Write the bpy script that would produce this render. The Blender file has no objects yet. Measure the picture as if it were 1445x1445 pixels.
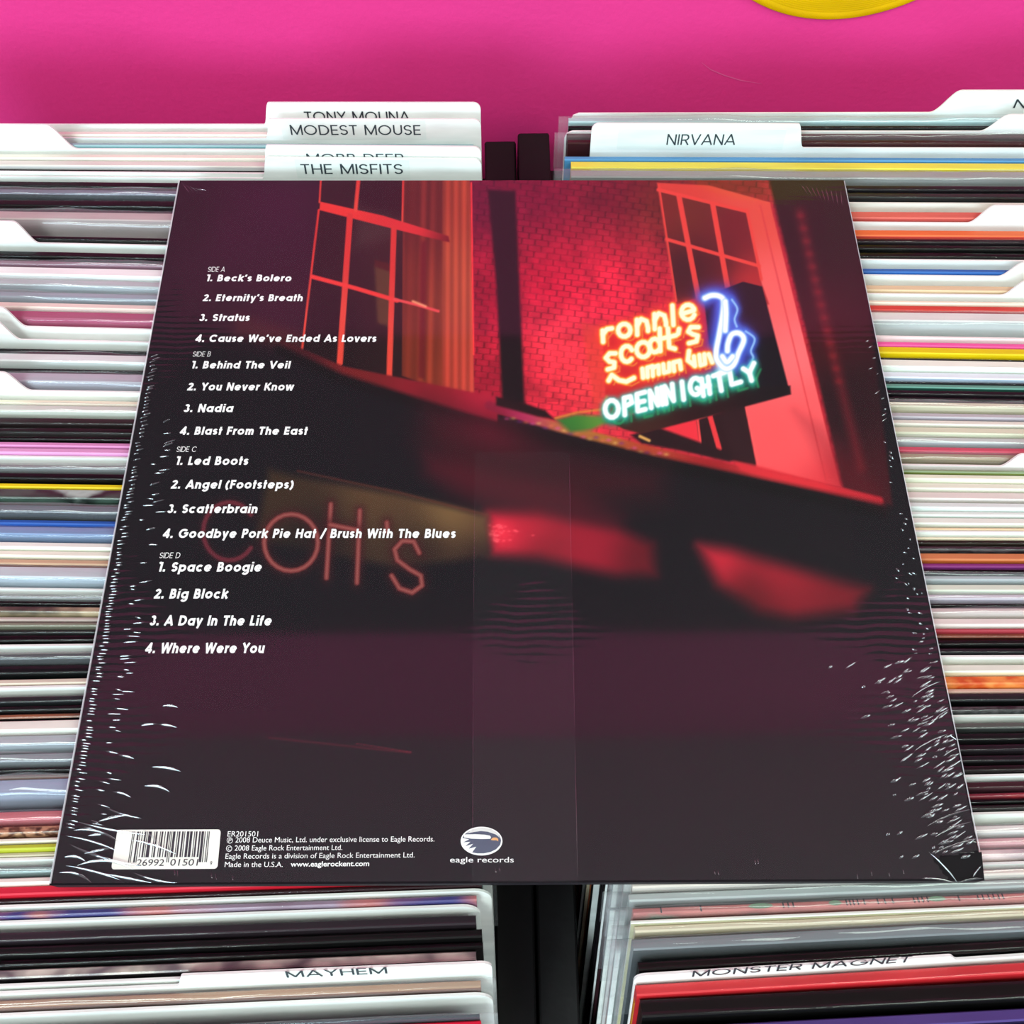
import bpy, bmesh, math, random
import numpy as np
from mathutils import Matrix, Vector

# ------------------------------------------------------------------ camera
ZB = 0.95                       # height of the album's upper face above the floor
SC = bpy.context.scene
COL = SC.collection
S = 0.314
PXC = 722.5
CORN = [(253, 254), (1191, 255), (1391, 1244), (71, 1248)]
SRC = [(-S/2, S/2), (S/2, S/2), (S/2, -S/2), (-S/2, -S/2)]
_A = []
for (x, y), (u, v) in zip(SRC, CORN):
    _A.append([x, y, 1, 0, 0, 0, -u*x, -u*y, -u]); _A.append([0, 0, 0, x, y, 1, -v*x, -v*y, -v])
HOM = np.linalg.svd(np.array(_A, float))[2][-1].reshape(3, 3)
F = 1442.3
_M = np.linalg.inv(np.array([[F, 0, PXC], [0, F, PXC], [0, 0, 1.]])) @ HOM
_M /= math.sqrt(np.linalg.norm(_M[:, 0])*np.linalg.norm(_M[:, 1]))
if _M[2, 2] < 0: _M = -_M
_r1, _r2, _t = _M.T
_R = np.stack([_r1/np.linalg.norm(_r1), _r2/np.linalg.norm(_r2), np.cross(_r1, _r2)], 1)
_U, _, _V = np.linalg.svd(_R); R3 = _U @ _V
CAM = -R3.T @ _t
cam_d = bpy.data.cameras.new('camera'); cam = bpy.data.objects.new('camera', cam_d); COL.objects.link(cam)
cam_d.sensor_width = 36; cam_d.lens = 36*F/1445; cam_d.clip_start = 0.01
_rot = Matrix([[R3[0][i], -R3[1][i], -R3[2][i]] for i in range(3)])
cam.matrix_world = Matrix.Translation((CAM[0], CAM[1], CAM[2]+ZB)) @ _rot.to_4x4()
SC.camera = cam

# ------------------------------------------------------------------ light
SC.view_settings.view_transform = 'Standard'; SC.view_settings.look = 'None'
SC.view_settings.gamma = 1; SC.view_settings.use_curve_mapping = False
SC.view_settings.exposure = -0.22
W = bpy.data.worlds.new('world'); SC.world = W; W.use_nodes = True
W.node_tree.nodes['Background'].inputs[0].default_value = (0.72, 0.94, 0.99, 1)
W.node_tree.nodes['Background'].inputs[1].default_value = 0.5

def area(name, loc, target, sx, sy, power, col):
    l = bpy.data.lights.new(name, 'AREA'); l.shape = 'RECTANGLE'; l.size = sx; l.size_y = sy; l.energy = power; l.color = col
    o = bpy.data.objects.new(name, l); COL.objects.link(o); o.location = loc
    o.rotation_euler = (Vector(target)-Vector(loc)).to_track_quat('-Z', 'Y').to_euler(); return o
area('shop_window_light', (-1.1, -2.5, ZB+1.0), (0, 0.1, ZB), 1.8, 0.9, 68, (0.70, 0.90, 1.0))
area('crease_glint_light', (2.3, -1.3, ZB+0.85), (0.1, 0.0, ZB), 1.2, 0.9, 18, (0.76, 0.97, 0.97))  # added at the right so the film creases there catch glints
area('ceiling_light', (0.75, -0.45, ZB+1.5), (0.45, 0.0, ZB), 0.6, 0.6, 16, (0.75, 0.91, 0.80))
area('ceiling_light', (-0.7, -0.9, ZB+1.5), (-0.2, 0.0, ZB), 0.6, 0.6, 27, (0.79, 0.94, 0.88))

# ------------------------------------------------------------------ helpers
def lin(c):
    return tuple(((x/255)/12.92 if x/255 <= .04045 else ((x/255+.055)/1.055)**2.4) for x in c)
_mats = {}
def mat(col, rough=.45, spec=.2, name=None):
    k = (tuple(col), rough, spec)
    if k in _mats: return _mats[k]
    m = bpy.data.materials.new(name or 'paper'); m.use_nodes = True
    nt = m.node_tree; b = nt.nodes['Principled BSDF']
    c = lin(col)
    tc = nt.nodes.new('ShaderNodeTexCoord'); nz = nt.nodes.new('ShaderNodeTexNoise')
    mp = nt.nodes.new('ShaderNodeMapping'); mp.inputs['Scale'].default_value = (1, 6, 6)
    nt.links.new(tc.outputs['Object'], mp.inputs[0]); nt.links.new(mp.outputs[0], nz.inputs['Vector'])
    nz.inputs['Scale'].default_value = 25; nz.inputs['Detail'].default_value = 3
    rp = nt.nodes.new('ShaderNodeValToRGB'); nt.links.new(nz.outputs[0], rp.inputs[0])
    rp.color_ramp.elements[0].position = .3; rp.color_ramp.elements[1].position = .7
    rp.color_ramp.elements[0].color = (*[x*.88 for x in c], 1); rp.color_ramp.elements[1].color = (*[min(1, x*1.06) for x in c], 1)
    nt.links.new(rp.outputs[0], b.inputs['Base Color'])
    b.inputs['Roughness'].default_value = rough; b.inputs['Specular IOR Level'].default_value = spec
    _mats[k] = m; return m
def picture(cols, scale=30, rough=.4, seed=0):
    k = ('pic', tuple(cols), scale, seed)
    if k in _mats: return _mats[k]
    m = bpy.data.materials.new('printed_picture'); m.use_nodes = True
    nt = m.node_tree; b = nt.nodes['Principled BSDF']
    tc = nt.nodes.new('ShaderNodeTexCoord'); mp = nt.nodes.new('ShaderNodeMapping'); nz = nt.nodes.new('ShaderNodeTexNoise')
    mp.inputs['Scale'].default_value = (1, 1.5, 1.5); mp.inputs['Location'].default_value = (seed*3.1, seed, 0)
    nt.links.new(tc.outputs['Object'], mp.inputs[0]); nt.links.new(mp.outputs[0], nz.inputs['Vector'])
    nz.inputs['Scale'].default_value = scale; nz.inputs['Detail'].default_value = 4
    rp = nt.nodes.new('ShaderNodeValToRGB'); rp.color_ramp.interpolation = 'EASE'
    el = rp.color_ramp.elements
    while len(el) < len(cols): el.new(.5)
    for i, c in enumerate(cols):
        el[i].position = .3+.4*i/(len(cols)-1); el[i].color = (*lin(c), 1)
    nt.links.new(nz.outputs[0], rp.inputs[0]); nt.links.new(rp.outputs[0], b.inputs['Base Color'])
    b.inputs['Roughness'].default_value = rough
    _mats[k] = m; return m
def film_mat(name, rough, milk, ior=1.5, tint=(.9, .93, .97), bump=0):
    m = bpy.data.materials.new(name); m.use_nodes = True; nt = m.node_tree; nt.nodes.clear()
    out = nt.nodes.new('ShaderNodeOutputMaterial')
    tr = nt.nodes.new('ShaderNodeBsdfTransparent'); gl = nt.nodes.new('ShaderNodeBsdfGlossy'); gl.inputs['Roughness'].default_value = rough
    df = nt.nodes.new('ShaderNodeBsdfDiffuse'); df.inputs[0].default_value = (*tint, 1)
    # thin sheet: the same reflectance from either side (Schlick on the facing ratio)
    lw = nt.nodes.new('ShaderNodeLayerWeight'); lw.inputs['Blend'].default_value = .5
    pw = nt.nodes.new('ShaderNodeMath'); pw.operation = 'POWER'; pw.inputs[1].default_value = 5
    nt.links.new(lw.outputs['Facing'], pw.inputs[0])
    f0 = ((ior-1)/(ior+1))**2
    fr = nt.nodes.new('ShaderNodeMath'); fr.operation = 'MULTIPLY_ADD'; fr.inputs[1].default_value = .8*(1-f0); fr.inputs[2].default_value = f0
    nt.links.new(pw.outputs[0], fr.inputs[0])
    m1 = nt.nodes.new('ShaderNodeMixShader'); m1.inputs[0].default_value = milk
    m2 = nt.nodes.new('ShaderNodeMixShader')
    nt.links.new(tr.outputs[0], m1.inputs[1]); nt.links.new(df.outputs[0], m1.inputs[2])
    nt.links.new(fr.outputs[0], m2.inputs[0]); nt.links.new(m1.outputs[0], m2.inputs[1]); nt.links.new(gl.outputs[0], m2.inputs[2])
    nt.links.new(m2.outputs[0], out.inputs[0])
    if bump:
        tc = nt.nodes.new('ShaderNodeTexCoord'); mp = nt.nodes.new('ShaderNodeMapping'); nz = nt.nodes.new('ShaderNodeTexNoise')
        mp.inputs['Scale'].default_value = (1, 5, 1); nz.inputs['Scale'].default_value = 60; nz.inputs['Detail'].default_value = 2
        bp_ = nt.nodes.new('ShaderNodeBump'); bp_.inputs['Strength'].default_value = bump; bp_.inputs['Distance'].default_value = .002
        nt.links.new(tc.outputs['Object'], mp.inputs[0]); nt.links.new(mp.outputs[0], nz.inputs['Vector'])
        nt.links.new(nz.outputs[0], bp_.inputs['Height']); nt.links.new(bp_.outputs[0], gl.inputs['Normal'])
    return m
M_PLASTIC = film_mat('clear_plastic', .06, .06)
M_SHRINK = film_mat('shrink_plastic', .06, .0, 1.30)
M_WRAP = film_mat('album_shrink_film', .06, .007, 1.47)
M_RIDGE = film_mat('album_film_crease', .07, .02, 2.7)
M_FOLD_GLINT = film_mat('album_fold_glint', .2, .5, 1.6)  # milky white stands in for window light on the folded edge
M_SEAM = film_mat('album_film_seam', .03, .004, 1.2)

def link(o, parent=None):
    COL.objects.link(o)
    if parent is not None: o.parent = parent
    return o
def mesh_obj(name, verts, faces, mats, parent=None, midx=None, smooth=False):
    me = bpy.data.meshes.new(name); me.from_pydata([tuple(v) for v in verts], [], faces); me.update()
    for m in (mats if isinstance(mats, (list, tuple)) else [mats]): me.materials.append(m)
    if midx is not None: me.polygons.foreach_set('material_index', midx)
    if smooth: me.polygons.foreach_set('use_smooth', [True]*len(me.polygons))
    return link(bpy.data.objects.new(name, me), parent)
def tag(o, label=None, cat=None, group=None, kind=None):
    if label: o['label'] = label
    if cat: o['category'] = cat
    if group: o['group'] = group
    if kind: o['kind'] = kind
    return o
def box_geo(x0, x1, y0, y1, z0, z1):
    v = [(x0, y0, z0), (x1, y0, z0), (x1, y1, z0), (x0, y1, z0), (x0, y0, z1), (x1, y0, z1), (x1, y1, z1), (x0, y1, z1)]
    f = [(0, 3, 2, 1), (4, 5, 6, 7), (0, 1, 5, 4), (1, 2, 6, 5), (2, 3, 7, 6), (3, 0, 4, 7)]
    return v, f
def box(name, x0, x1, y0, y1, z0, z1, m, parent=None, bev=0):
    v, f = box_geo(x0, x1, y0, y1, z0, z1)
    o = mesh_obj(name, v, f, m, parent)
    if bev:
        b = o.modifiers.new('edge', 'BEVEL'); b.width = bev; b.segments = 2
    return o
def grid_obj(name, P, mats, parent=None, smooth=True):
    n, m, _ = P.shape
    idx = np.arange(n*m).reshape(n, m)
    q = np.stack([idx[:-1, :-1], idx[:-1, 1:], idx[1:, 1:], idx[1:, :-1]], -1).reshape(-1, 4)
    me = bpy.data.meshes.new(name)
    me.vertices.add(n*m); me.vertices.foreach_set('co', P.reshape(-1).astype(np.float32))
    me.loops.add(q.size); me.loops.foreach_set('vertex_index', q.reshape(-1).astype(np.int32))
    me.polygons.add(len(q)); me.polygons.foreach_set('loop_start', (np.arange(len(q))*4).astype(np.int32))
    me.update(calc_edges=True)
    if smooth: me.polygons.foreach_set('use_smooth', np.ones(len(q), bool))
    me.materials.append(mats)
    return link(bpy.data.objects.new(name, me), parent)

def ray(px, py):
    d = R3.T @ np.array([(px-PXC)/F, (py-PXC)/F, 1.0]); return d
def bp(px, py, h=0.0):
    d = ray(px, py); t = (h-CAM[2])/d[2]; return CAM+d*t
def plane_hit(px, py, p0, n):
    d = ray(px, py); t = np.dot(p0-CAM, n)/np.dot(d, n); return CAM+d*t

_dg = None
def text_geo(s, bold=0.0, shear=0.0, spacing=1.0):
    cu = bpy.data.curves.new('lettering', 'FONT'); cu.body = s; cu.size = 1; cu.offset = bold; cu.shear = shear; cu.space_character = spacing
    cu.resolution_u = 4
    o = bpy.data.objects.new('lettering', cu); COL.objects.link(o)
    bpy.context.view_layer.update()
    dg = bpy.context.evaluated_depsgraph_get()
    me = bpy.data.meshes.new_from_object(o.evaluated_get(dg))
    v = np.array([tuple(p.co) for p in me.vertices]); f = [tuple(p.vertices) for p in me.polygons]
    bpy.data.objects.remove(o); bpy.data.curves.remove(cu); bpy.data.meshes.remove(me)
    return v, f

# lettering drawn as geometric strokes (cap height 1)
def arc(cx, cy, rx, ry, a0, a1, n=12): return [(cx+rx*math.cos(math.radians(a0+(a1-a0)*k/n)), cy+ry*math.sin(math.radians(a0+(a1-a0)*k/n))) for k in range(n+1)]
def glyph(ch, w):
    h = w/2; X = .74; r = X/2-h; c = X/2; D = -.27
    ring = arc(c, c, r, r, 0, 360, 20)
    R = .5-h
    def arch(x0, wn, top=X): ra = (wn-w)/2; return [(x0+h, 0), (x0+h, top-h-ra)]+arc(x0+wn/2, top-h-ra, ra, ra, 180, 0, 10)+[(x0+wn-h, 0)]
    def cup(wn, top=X): ra = (wn-w)/2; return [(h, top), (h, h+ra)]+arc(wn/2, h+ra, ra, ra, 180, 360, 10)+[(wn-h, top)]
    def ess(W, H):
        a = (H-w)/4; rx = W/2-h; cx = W/2
        return arc(cx, H-h-a, rx, a, 20, 270, 12)+arc(cx, h+a, rx, a, 90, -160, 12)[1:]
    G = {
     ' ': ([], .32), '.': ([[(h, 0), (h, w*1.05)]], w), "'": ([[(h, 1.0), (h*.8, .70)]], w), '\u2019': ([[(h, 1.0), (h, .88), (h*.3, .70)]], w), ',': ([[(h, w), (h*.3, -.15)]], w),
     '/': ([[(0, -.1), (.4, 1.05)]], .4), '(': ([arc(.62, .4, .58, .66, 130, 230)], .3), ')': ([arc(-.32, .4, .58, .66, 50, -50)], .3),
     '1': ([[(0, .86), (.17, 1-h*.3)], [(.26, 1), (.26, 0)]], .26+h), '2': ([arc(.30, .70, .30-h, .30-h, 170, -40, 12)+[(h, h)], [(0, h), (.62, h)]], .62),
     '3': ([arc(.28, .74, .26-h, .26-h, 160, -80, 10), arc(.30, .30, .30-h, .30-h, 80, -170, 12)], .6), '4': ([[(.48, 0), (.48, 1-h*.4), (h*.6, .27), (.68, .27)]], .68),
     'o': ([ring], X), 'a': ([ring, [(X-h, 0), (X-h, X)]], X), 'd': ([ring, [(X-h, 0), (X-h, 1)]], X), 'b': ([ring, [(h, 0), (h, 1)]], X),
     'p': ([ring, [(h, D), (h, X)]], X), 'q': ([ring, [(X-h, D), (X-h, X)]], X), 'g': ([ring, [(X-h, X), (X-h, 0)]+arc(c, 0, r, .22, 0, -150, 8)], X),
     'c': ([arc(c, c, r, r, 42, 318, 16)], X*.93), 'e': ([[(h, c*.98), (X-h*.6, c*.98)], arc(c, c, r, r, 0, 322, 18)], X),
     'n': ([[(h, 0), (h, X)], arch(0, .62)[1:]], .62), 'h': ([[(h, 0), (h, 1)], arch(0, .62)[1:]], .62), 'm': ([[(h, 0), (h, X)], arch(0, .56)[1:], arch(.56-w, .56)[1:]], 1.12-w),
     'u': ([cup(.62), [(.62-h, 0), (.62-h, X)]], .62), 'r': ([[(h, 0), (h, X)], arc(.34, X-h-.24, .34-h, .24, 180, 75, 8)], .37), 'i': ([[(h, 0), (h, X)], [(h, .85), (h, 1.02)]], w), 'l': ([[(h, 0), (h, 1)]], w),
     't': ([[(.17, 0), (.17, .98)], [(0, X-h), (.36, X-h)]], .36), 'f': ([[(.15, 0), (.15, .80)]+arc(.15+.14, .80, .14, 1-h-.80, 180, 90, 6)+[(.36, 1-h)], [(0, X-h), (.34, X-h)]], .36),
     's': ([ess(.5, X)], .5), 'v': ([[(h*.6, X), (.30, h*.3), (.6-h*.6, X)]], .6), 'w': ([[(h*.6, X), (.24, h*.3), (.45, X-h*.3), (.66, h*.3), (.9-h*.6, X)]], .9), 'y': ([[(h*.7, X), (.31, .08)], [(.62-h*.7, X), (.22, D)]], .62),
     'k': ([[(h, 0), (h, 1)], [(.56, X), (w*.8, .36)], [(.24, .46), (.58, 0)]], .6), 'x': ([[(h, 0), (.56-h, X)], [(.56-h, 0), (h, X)]], .56),
     'A': ([[(h*.5, 0), (.43, 1-h*.3), (.86-h*.5, 0)], [(.18, .30), (.68, .30)]], .86), 'B': ([[(h, 0), (h, 1)], [(h, 1-h), (.34, 1-h)]+arc(.34, .75-h*.5, .24-h, .25-h*.5, 90, -90, 8)+[(h, .5)], [(h, .5), (.38, .5)]+arc(.38, .25+h*.5, .27-h, .25-h*.5, 90, -90, 8)+[(h, h)]], .65),
     'C': ([arc(.5, .5, R, R, 42, 318, 18)], .93), 'G': ([arc(.5, .5, R, R, 42, 360, 20)+[(.56, .5)]], 1.0), 'O': ([arc(.5, .5, R*1.02, R, 0, 360, 24)], 1.03), 'Q': ([arc(.5, .5, R, R, 0, 360, 24), [(.6, .3), (.95, 0)]], 1),
     'D': ([[(h, 0), (h, 1)], [(h, 1-h), (.32, 1-h)]+arc(.32, .5, .48-h, .5-h, 90, -90, 14)+[(h, h)]], .80), 'E': ([[(.56, 1-h), (h, 1-h), (h, h), (.56, h)], [(h, .5), (.53, .5)]], .57), 'F': ([[(.54, 1-h), (h, 1-h), (h, 0)], [(h, .5), (.5, .5)]], .54),
     'H': ([[(h, 0), (h, 1)], [(.74-h, 0), (.74-h, 1)], [(h, .5), (.74-h, .5)]], .74), 'I': ([[(h, 0), (h, 1)]], w), 'K': ([[(h, 0), (h, 1)], [(.66, 1), (w*.8, .42)], [(.28, .56), (.68, 0)]], .7), 'L': ([[(h, 1), (h, h), (.5, h)]], .5),
     'M': ([[(h, 0), (h, 1-h*.2), (.47, .08), (.94-h, 1-h*.2), (.94-h, 0)]], .94), 'N': ([[(h, 0), (h, 1-h*.2), (.76-h, h*.2), (.76-h, 1)]], .76), 'P': ([[(h, 0), (h, 1)], [(h, 1-h), (.36, 1-h)]+arc(.36, .71-h*.3, .26-h, .29-h*.7, 90, -90, 10)+[(h, .42)]], .6),
     'R': ([[(h, 0), (h, 1)], [(h, 1-h), (.38, 1-h)]+arc(.38, .72-h*.3, .27-h, .28-h*.7, 90, -90, 10)+[(h, .44)], [(.36, .44), (.62, 0)]], .66), 'S': ([ess(.62, 1.0)], .62), 'T': ([[(.31, 0), (.31, 1)], [(0, 1-h), (.62, 1-h)]], .62), 'U': ([cup(.70, 1)], .70),
     'V': ([[(h*.5, 1), (.39, h*.3), (.78-h*.5, 1)]], .78), 'W': ([[(h*.5, 1), (.29, h*.3), (.55, 1-h*.3), (.81, h*.3), (1.1-h*.5, 1)]], 1.1), 'Y': ([[(h*.5, 1), (.36, .46), (.72-h*.5, 1)], [(.36, .46), (.36, 0)]], .72),
    }
    return G[ch]
def stroke_geo(s, w, shear=0.0, track=.13):
    V = []; Fc = []; x = 0; lay = 0; h_ = w/2
    for ch in s:
        st, adv = glyph(ch, w)
        st2 = []
        for p in st:            # part the line at sharp corners so that every limb keeps its full weight
            p = [a for i, a in enumerate(p) if i == 0 or math.hypot(a[0]-p[i-1][0], a[1]-p[i-1][1]) > 1e-5]
            cur = [p[0]]
            for i in range(1, len(p)):
                cur.append(p[i])
                if i+1 < len(p):
                    d1 = (p[i][0]-p[i-1][0], p[i][1]-p[i-1][1]); d2 = (p[i+1][0]-p[i][0], p[i+1][1]-p[i][1])
                    l1, l2 = math.hypot(*d1), math.hypot(*d2); cs = (d1[0]*d2[0]+d1[1]*d2[1])/(l1*l2)
                    if cs < .5:
                        e = h_*(1.0 if cs > -.2 else .45)
                        cur[-1] = (p[i][0]+d1[0]/l1*e, p[i][1]+d1[1]/l1*e); st2.append(cur)
                        cur = [(p[i][0]-d2[0]/l2*e, p[i][1]-d2[1]/l2*e)]
            st2.append(cur)
        for p in st2:
            q = [p[0]]
            for a in p[1:]:
                if math.hypot(a[0]-q[-1][0], a[1]-q[-1][1]) > 1e-5: q.append(a)
            n = len(q); closed = math.hypot(q[0][0]-q[-1][0], q[0][1]-q[-1][1]) < 1e-4
            base = len(V); lay = (lay+1) % 4
            for i in range(n):
                if closed: a, b, c = q[(i-1) % (n-1)], q[i], q[(i+1) % (n-1)]
                else: a, b, c = q[max(0, i-1)], q[i], q[min(n-1, i+1)]
                def un(d): L = math.hypot(*d); return (d[0]/L, d[1]/L) if L > 0 else None
                d1 = un((b[0]-a[0], b[1]-a[1])); d2 = un((c[0]-b[0], c[1]-b[1])); d1 = d1 or d2; d2 = d2 or d1
                nx, ny = -(d1[1]+d2[1]), d1[0]+d2[0]; L = math.hypot(nx, ny) or 1e-6; nx /= L; ny /= L
                k = w/2/max(.62, nx*-d1[1]+ny*d1[0])
                for sg in (1, -1):
                    vx, vy = b[0]+sg*nx*k, b[1]+sg*ny*k
                    V.append((x+vx+shear*vy, vy, lay*.00003))
            for i in range(n-1): Fc.append((base+2*i, base+2*i+1, base+2*i+3, base+2*i+2))
        x += adv+track
    return np.array(V), Fc
class Acc:
    def __init__(s): s.v = []; s.f = []
    def add(s, v, f):
        n = len(s.v); s.v += [tuple(p) for p in v]; s.f += [tuple(i+n for i in q) for q in f]

# ------------------------------------------------------------------ room
def wall_paint(name, col, bump=.08, scale=320):
    m = bpy.data.materials.new(name); m.use_nodes = True; nt = m.node_tree; b = nt.nodes['Principled BSDF']
    tc = nt.nodes.new('ShaderNodeTexCoord'); nz = nt.nodes.new('ShaderNodeTexNoise'); nz.inputs['Scale'].default_value = scale
    nz.inputs['Detail'].default_value = 4
    n2 = nt.nodes.new('ShaderNodeTexNoise'); n2.inputs['Scale'].default_value = 9
    rp = nt.nodes.new('ShaderNodeValToRGB'); c = lin(col)
    rp.color_ramp.elements[0].color = (*[x*.93 for x in c], 1); rp.color_ramp.elements[1].color = (*[min(1, x*1.05) for x in c], 1)
    bu = nt.nodes.new('ShaderNodeBump'); bu.inputs['Strength'].default_value = bump; bu.inputs['Distance'].default_value = .004
    for n in (nz, n2): nt.links.new(tc.outputs['Object'], n.inputs['Vector'])
    nt.links.new(n2.outputs[0], rp.inputs[0]); nt.links.new(rp.outputs[0], b.inputs['Base Color'])
    nt.links.new(nz.outputs[0], bu.inputs['Height']); nt.links.new(bu.outputs[0], b.inputs['Normal'])
    b.inputs['Roughness'].default_value = .55; b.inputs['Specular IOR Level'].default_value = .3
    return m
YW = 0.292
HC = ZB+1.6
M_PINK = wall_paint('pink_wall_paint', (233, 60, 142))
M_CEIL = wall_paint('ceiling_paint', (225, 225, 222))
M_FLOOR = wall_paint('floor_concrete', (120, 116, 112), .05, 90)
tag(box('wall_back', -2.6, 2.6, YW, YW+.1, 0, HC, M_PINK), kind='structure')
tag(box('floor', -2.6, 2.6, -2.8, YW+.1, -.1, 0, M_FLOOR), kind='structure')
tag(box('ceiling', -2.6, 2.6, -2.8, YW+.1, HC, HC+.1, M_CEIL), kind='structure')
tag(box('wall_left', -2.7, -2.6, -2.8, YW+.1, 0, HC, M_CEIL), kind='structure')
tag(box('wall_right', 2.6, 2.7, -2.8, YW+.1, 0, HC, M_CEIL), kind='structure')
# unseen dark panel, added to mirror a dark band in the album's film
tag(box('unseen_panel', -2.0, 2.0, YW-.004, YW, ZB+.31, ZB+1.0, mat((28, 24, 26), .6, .2, 'unseen_panel_dark'), bev=.001), kind='structure')

# yellow seven inch disc hung on the wall
def wall_disc():
    c = plane_hit(1167, 25, np.array([0, YW, 0]), np.array([0, 1., 0]))
    r = .0875
    root = bpy.data.objects.new('vinyl_disc', None); link(root); root.location = (c[0], YW-.0012, ZB+c[2]+r)
    tag(root, 'translucent yellow seven inch vinyl disc hung on the pink wall', 'record')
    prof = [(.0190, .0011), (.042, .0011), (.043, .0008)]
    k = .044
    while k < r-.004: prof += [(k, .0008), (k+.0004, .00065), (k+.0008, .0008)]; k += .0012
    prof += [(r-.003, .0010), (r-.0008, .0010), (r, .0004), (r, -.0004), (r-.001, -.0010), (.019, -.0010)]
    n = 96; v = []; f = []
    for (a, z) in prof:
        for i in range(n):
            t = 2*math.pi*i/n; v.append((a*math.cos(t), -z, a*math.sin(t)))
    m = len(prof)
    for j in range(m):
        for i in range(n):
            f.append((j*n+i, j*n+(i+1) % n, ((j+1) % m)*n+(i+1) % n, ((j+1) % m)*n+i))
    mesh_obj('grooved_disc', v, f, mat((222, 178, 0), .25, .5, 'yellow_vinyl'), root, smooth=True)
    v = []; f = []
    for i in range(48):
        t = 2*math.pi*i/48
        for a, z in ((.019, .0013), (.042, .0013)): v.append((a*math.cos(t), -z, a*math.sin(t)))
    for i in range(48):
        j = (i+1) % 48; f.append((2*i, 2*i+1, 2*j+1, 2*j))
    mesh_obj('paper_label', v, f, mat((238, 232, 214), .6, .2), root)
wall_disc()
# little nail hole and scuffs on the paint
def scuff():
    P = [plane_hit(x, y, np.array([0, YW, 0]), np.array([0, 1., 0])) for x, y in ((990, 88), (1003, 98), (1022, 106), (1045, 113), (1075, 118))]
    v = []; f = []
    for i, p in enumerate(P):
        w = .0004*math.sin(math.pi*(i+.5)/5)
        v += [(p[0], YW-.0002, ZB+p[2]-w), (p[0], YW-.0002, ZB+p[2]+w)]
    for i in range(4): f.append((2*i, 2*i+2, 2*i+3, 2*i+1))
    o = mesh_obj('trim_2', v, f, mat((236, 100, 165), .6, .2)); tag(o, 'pale curved scuff on the pink wall', kind='structure')
scuff()

# ------------------------------------------------------------------ the two bins
M_BIN = wall_paint('black_stained_wood', (17, 13, 13), .15, 60)
ZBASE = -.335                  # bins' floor relative to the album
def record_bin(side):
    # side panels follow the slope: higher at the wall than at the front
    if side == 'left': xi, xo = (-.0118, .0070), -.362
    else: xi, xo = (.0080, .0268), .382
    root = bpy.data.objects.new('record_bin', None); link(root); root.location = (0, 0, 0)
    tag(root, 'black stained wooden record bin under the track list half' if side == 'left' else 'black stained wooden record bin under the neon sign half', 'bin', 'record bins')
    th = math.radians(.85)
    def rot(x, y): return (x*math.cos(th)-y*math.sin(th), x*math.sin(th)+y*math.cos(th))
    def panel(name, x0, x1, y0, y1, zb, zf, z0, parent):
        v = []
        for x, y in ((x0, y0), (x1, y0), (x1, y1), (x0, y1)): v.append((*rot(x, y), ZB+z0))
        for x, y, z in ((x0, y0, zf), (x1, y0, zf), (x1, y1, zb), (x0, y1, zb)): v.append((*rot(x, y), ZB+z))
        o = mesh_obj(name, v, box_geo(0, 1, 0, 1, 0, 1)[1], M_BIN, parent)
        b = o.modifiers.new('edge', 'BEVEL'); b.width = .0012; b.segments = 2
        return o
    yb, yf = .274, -.37
    zt_b, zt_f = (-.087, -.19) if side == 'left' else (-.081, -.19)
    panel('side_panel', xi[0], xi[1], yf, yb, zt_b, zt_f, ZBASE-.02, root)
    xo2 = xo+(.0135 if side == 'left' else -.0135)
    panel('side_panel', min(xo, xo2), max(xo, xo2), yf, yb, zt_b, zt_f, ZBASE-.02, root)
    a, b = (xo2, xi[0]) if side == 'left' else (xi[1], xo2)
    panel('back_panel', a, b, yb-.012, yb, zt_b-.03, zt_b-.03, ZBASE, root)
    panel('front_panel', a, b, yf, yf+.012, zt_f-.03, zt_f-.03, ZBASE, root)
    panel('base_panel', a, b, yf, yb, ZBASE, ZBASE, ZBASE-.014, root)
    for x in (min(xo, xi[0])+.002, max(xo, xi[1])-.032):
        for y in (yf+.01, yb-.05): panel('leg', x, x+.03, y, y+.03, ZBASE-.02, ZBASE-.02, -ZB, root)
record_bin('left'); record_bin('right')

# ------------------------------------------------------------------ filed records and divider cards
ZT = -.0095
WHITE = (243, 243, 240)
def interp(tab, y):
    xs = [a for a, _ in tab]; return float(np.interp(y, xs, [b for _, b in tab]))
SL = {'L': [(174, 0), (240, .007), (340, .02), (450, .025), (500, .02), (600, .012), (760, .015), (850, .012), (895, -.008), (950, -.02), (1100, -.03), (1297, -.036), (1440, -.045)],
      'R': [(157, -.002), (221, .004), (300, .005), (430, .012), (491, .018), (600, .016), (668, .015), (745, .006), (853, 0), (930, -.003), (1009, -.012), (1094, -.022), (1200, -.032), (1281, -.042), (1350, -.064), (1387, -.050), (1440, -.054)]}
XREF = {'L': 60, 'R': 1330}
LEAN = [(-.26, 22), (-.15, 22), (.0, 17), (.15, 12), (.27, 7)]

B_, C_, D_ = (15, 14, 15), (34, 33, 36), (38, 30, 36)
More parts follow.
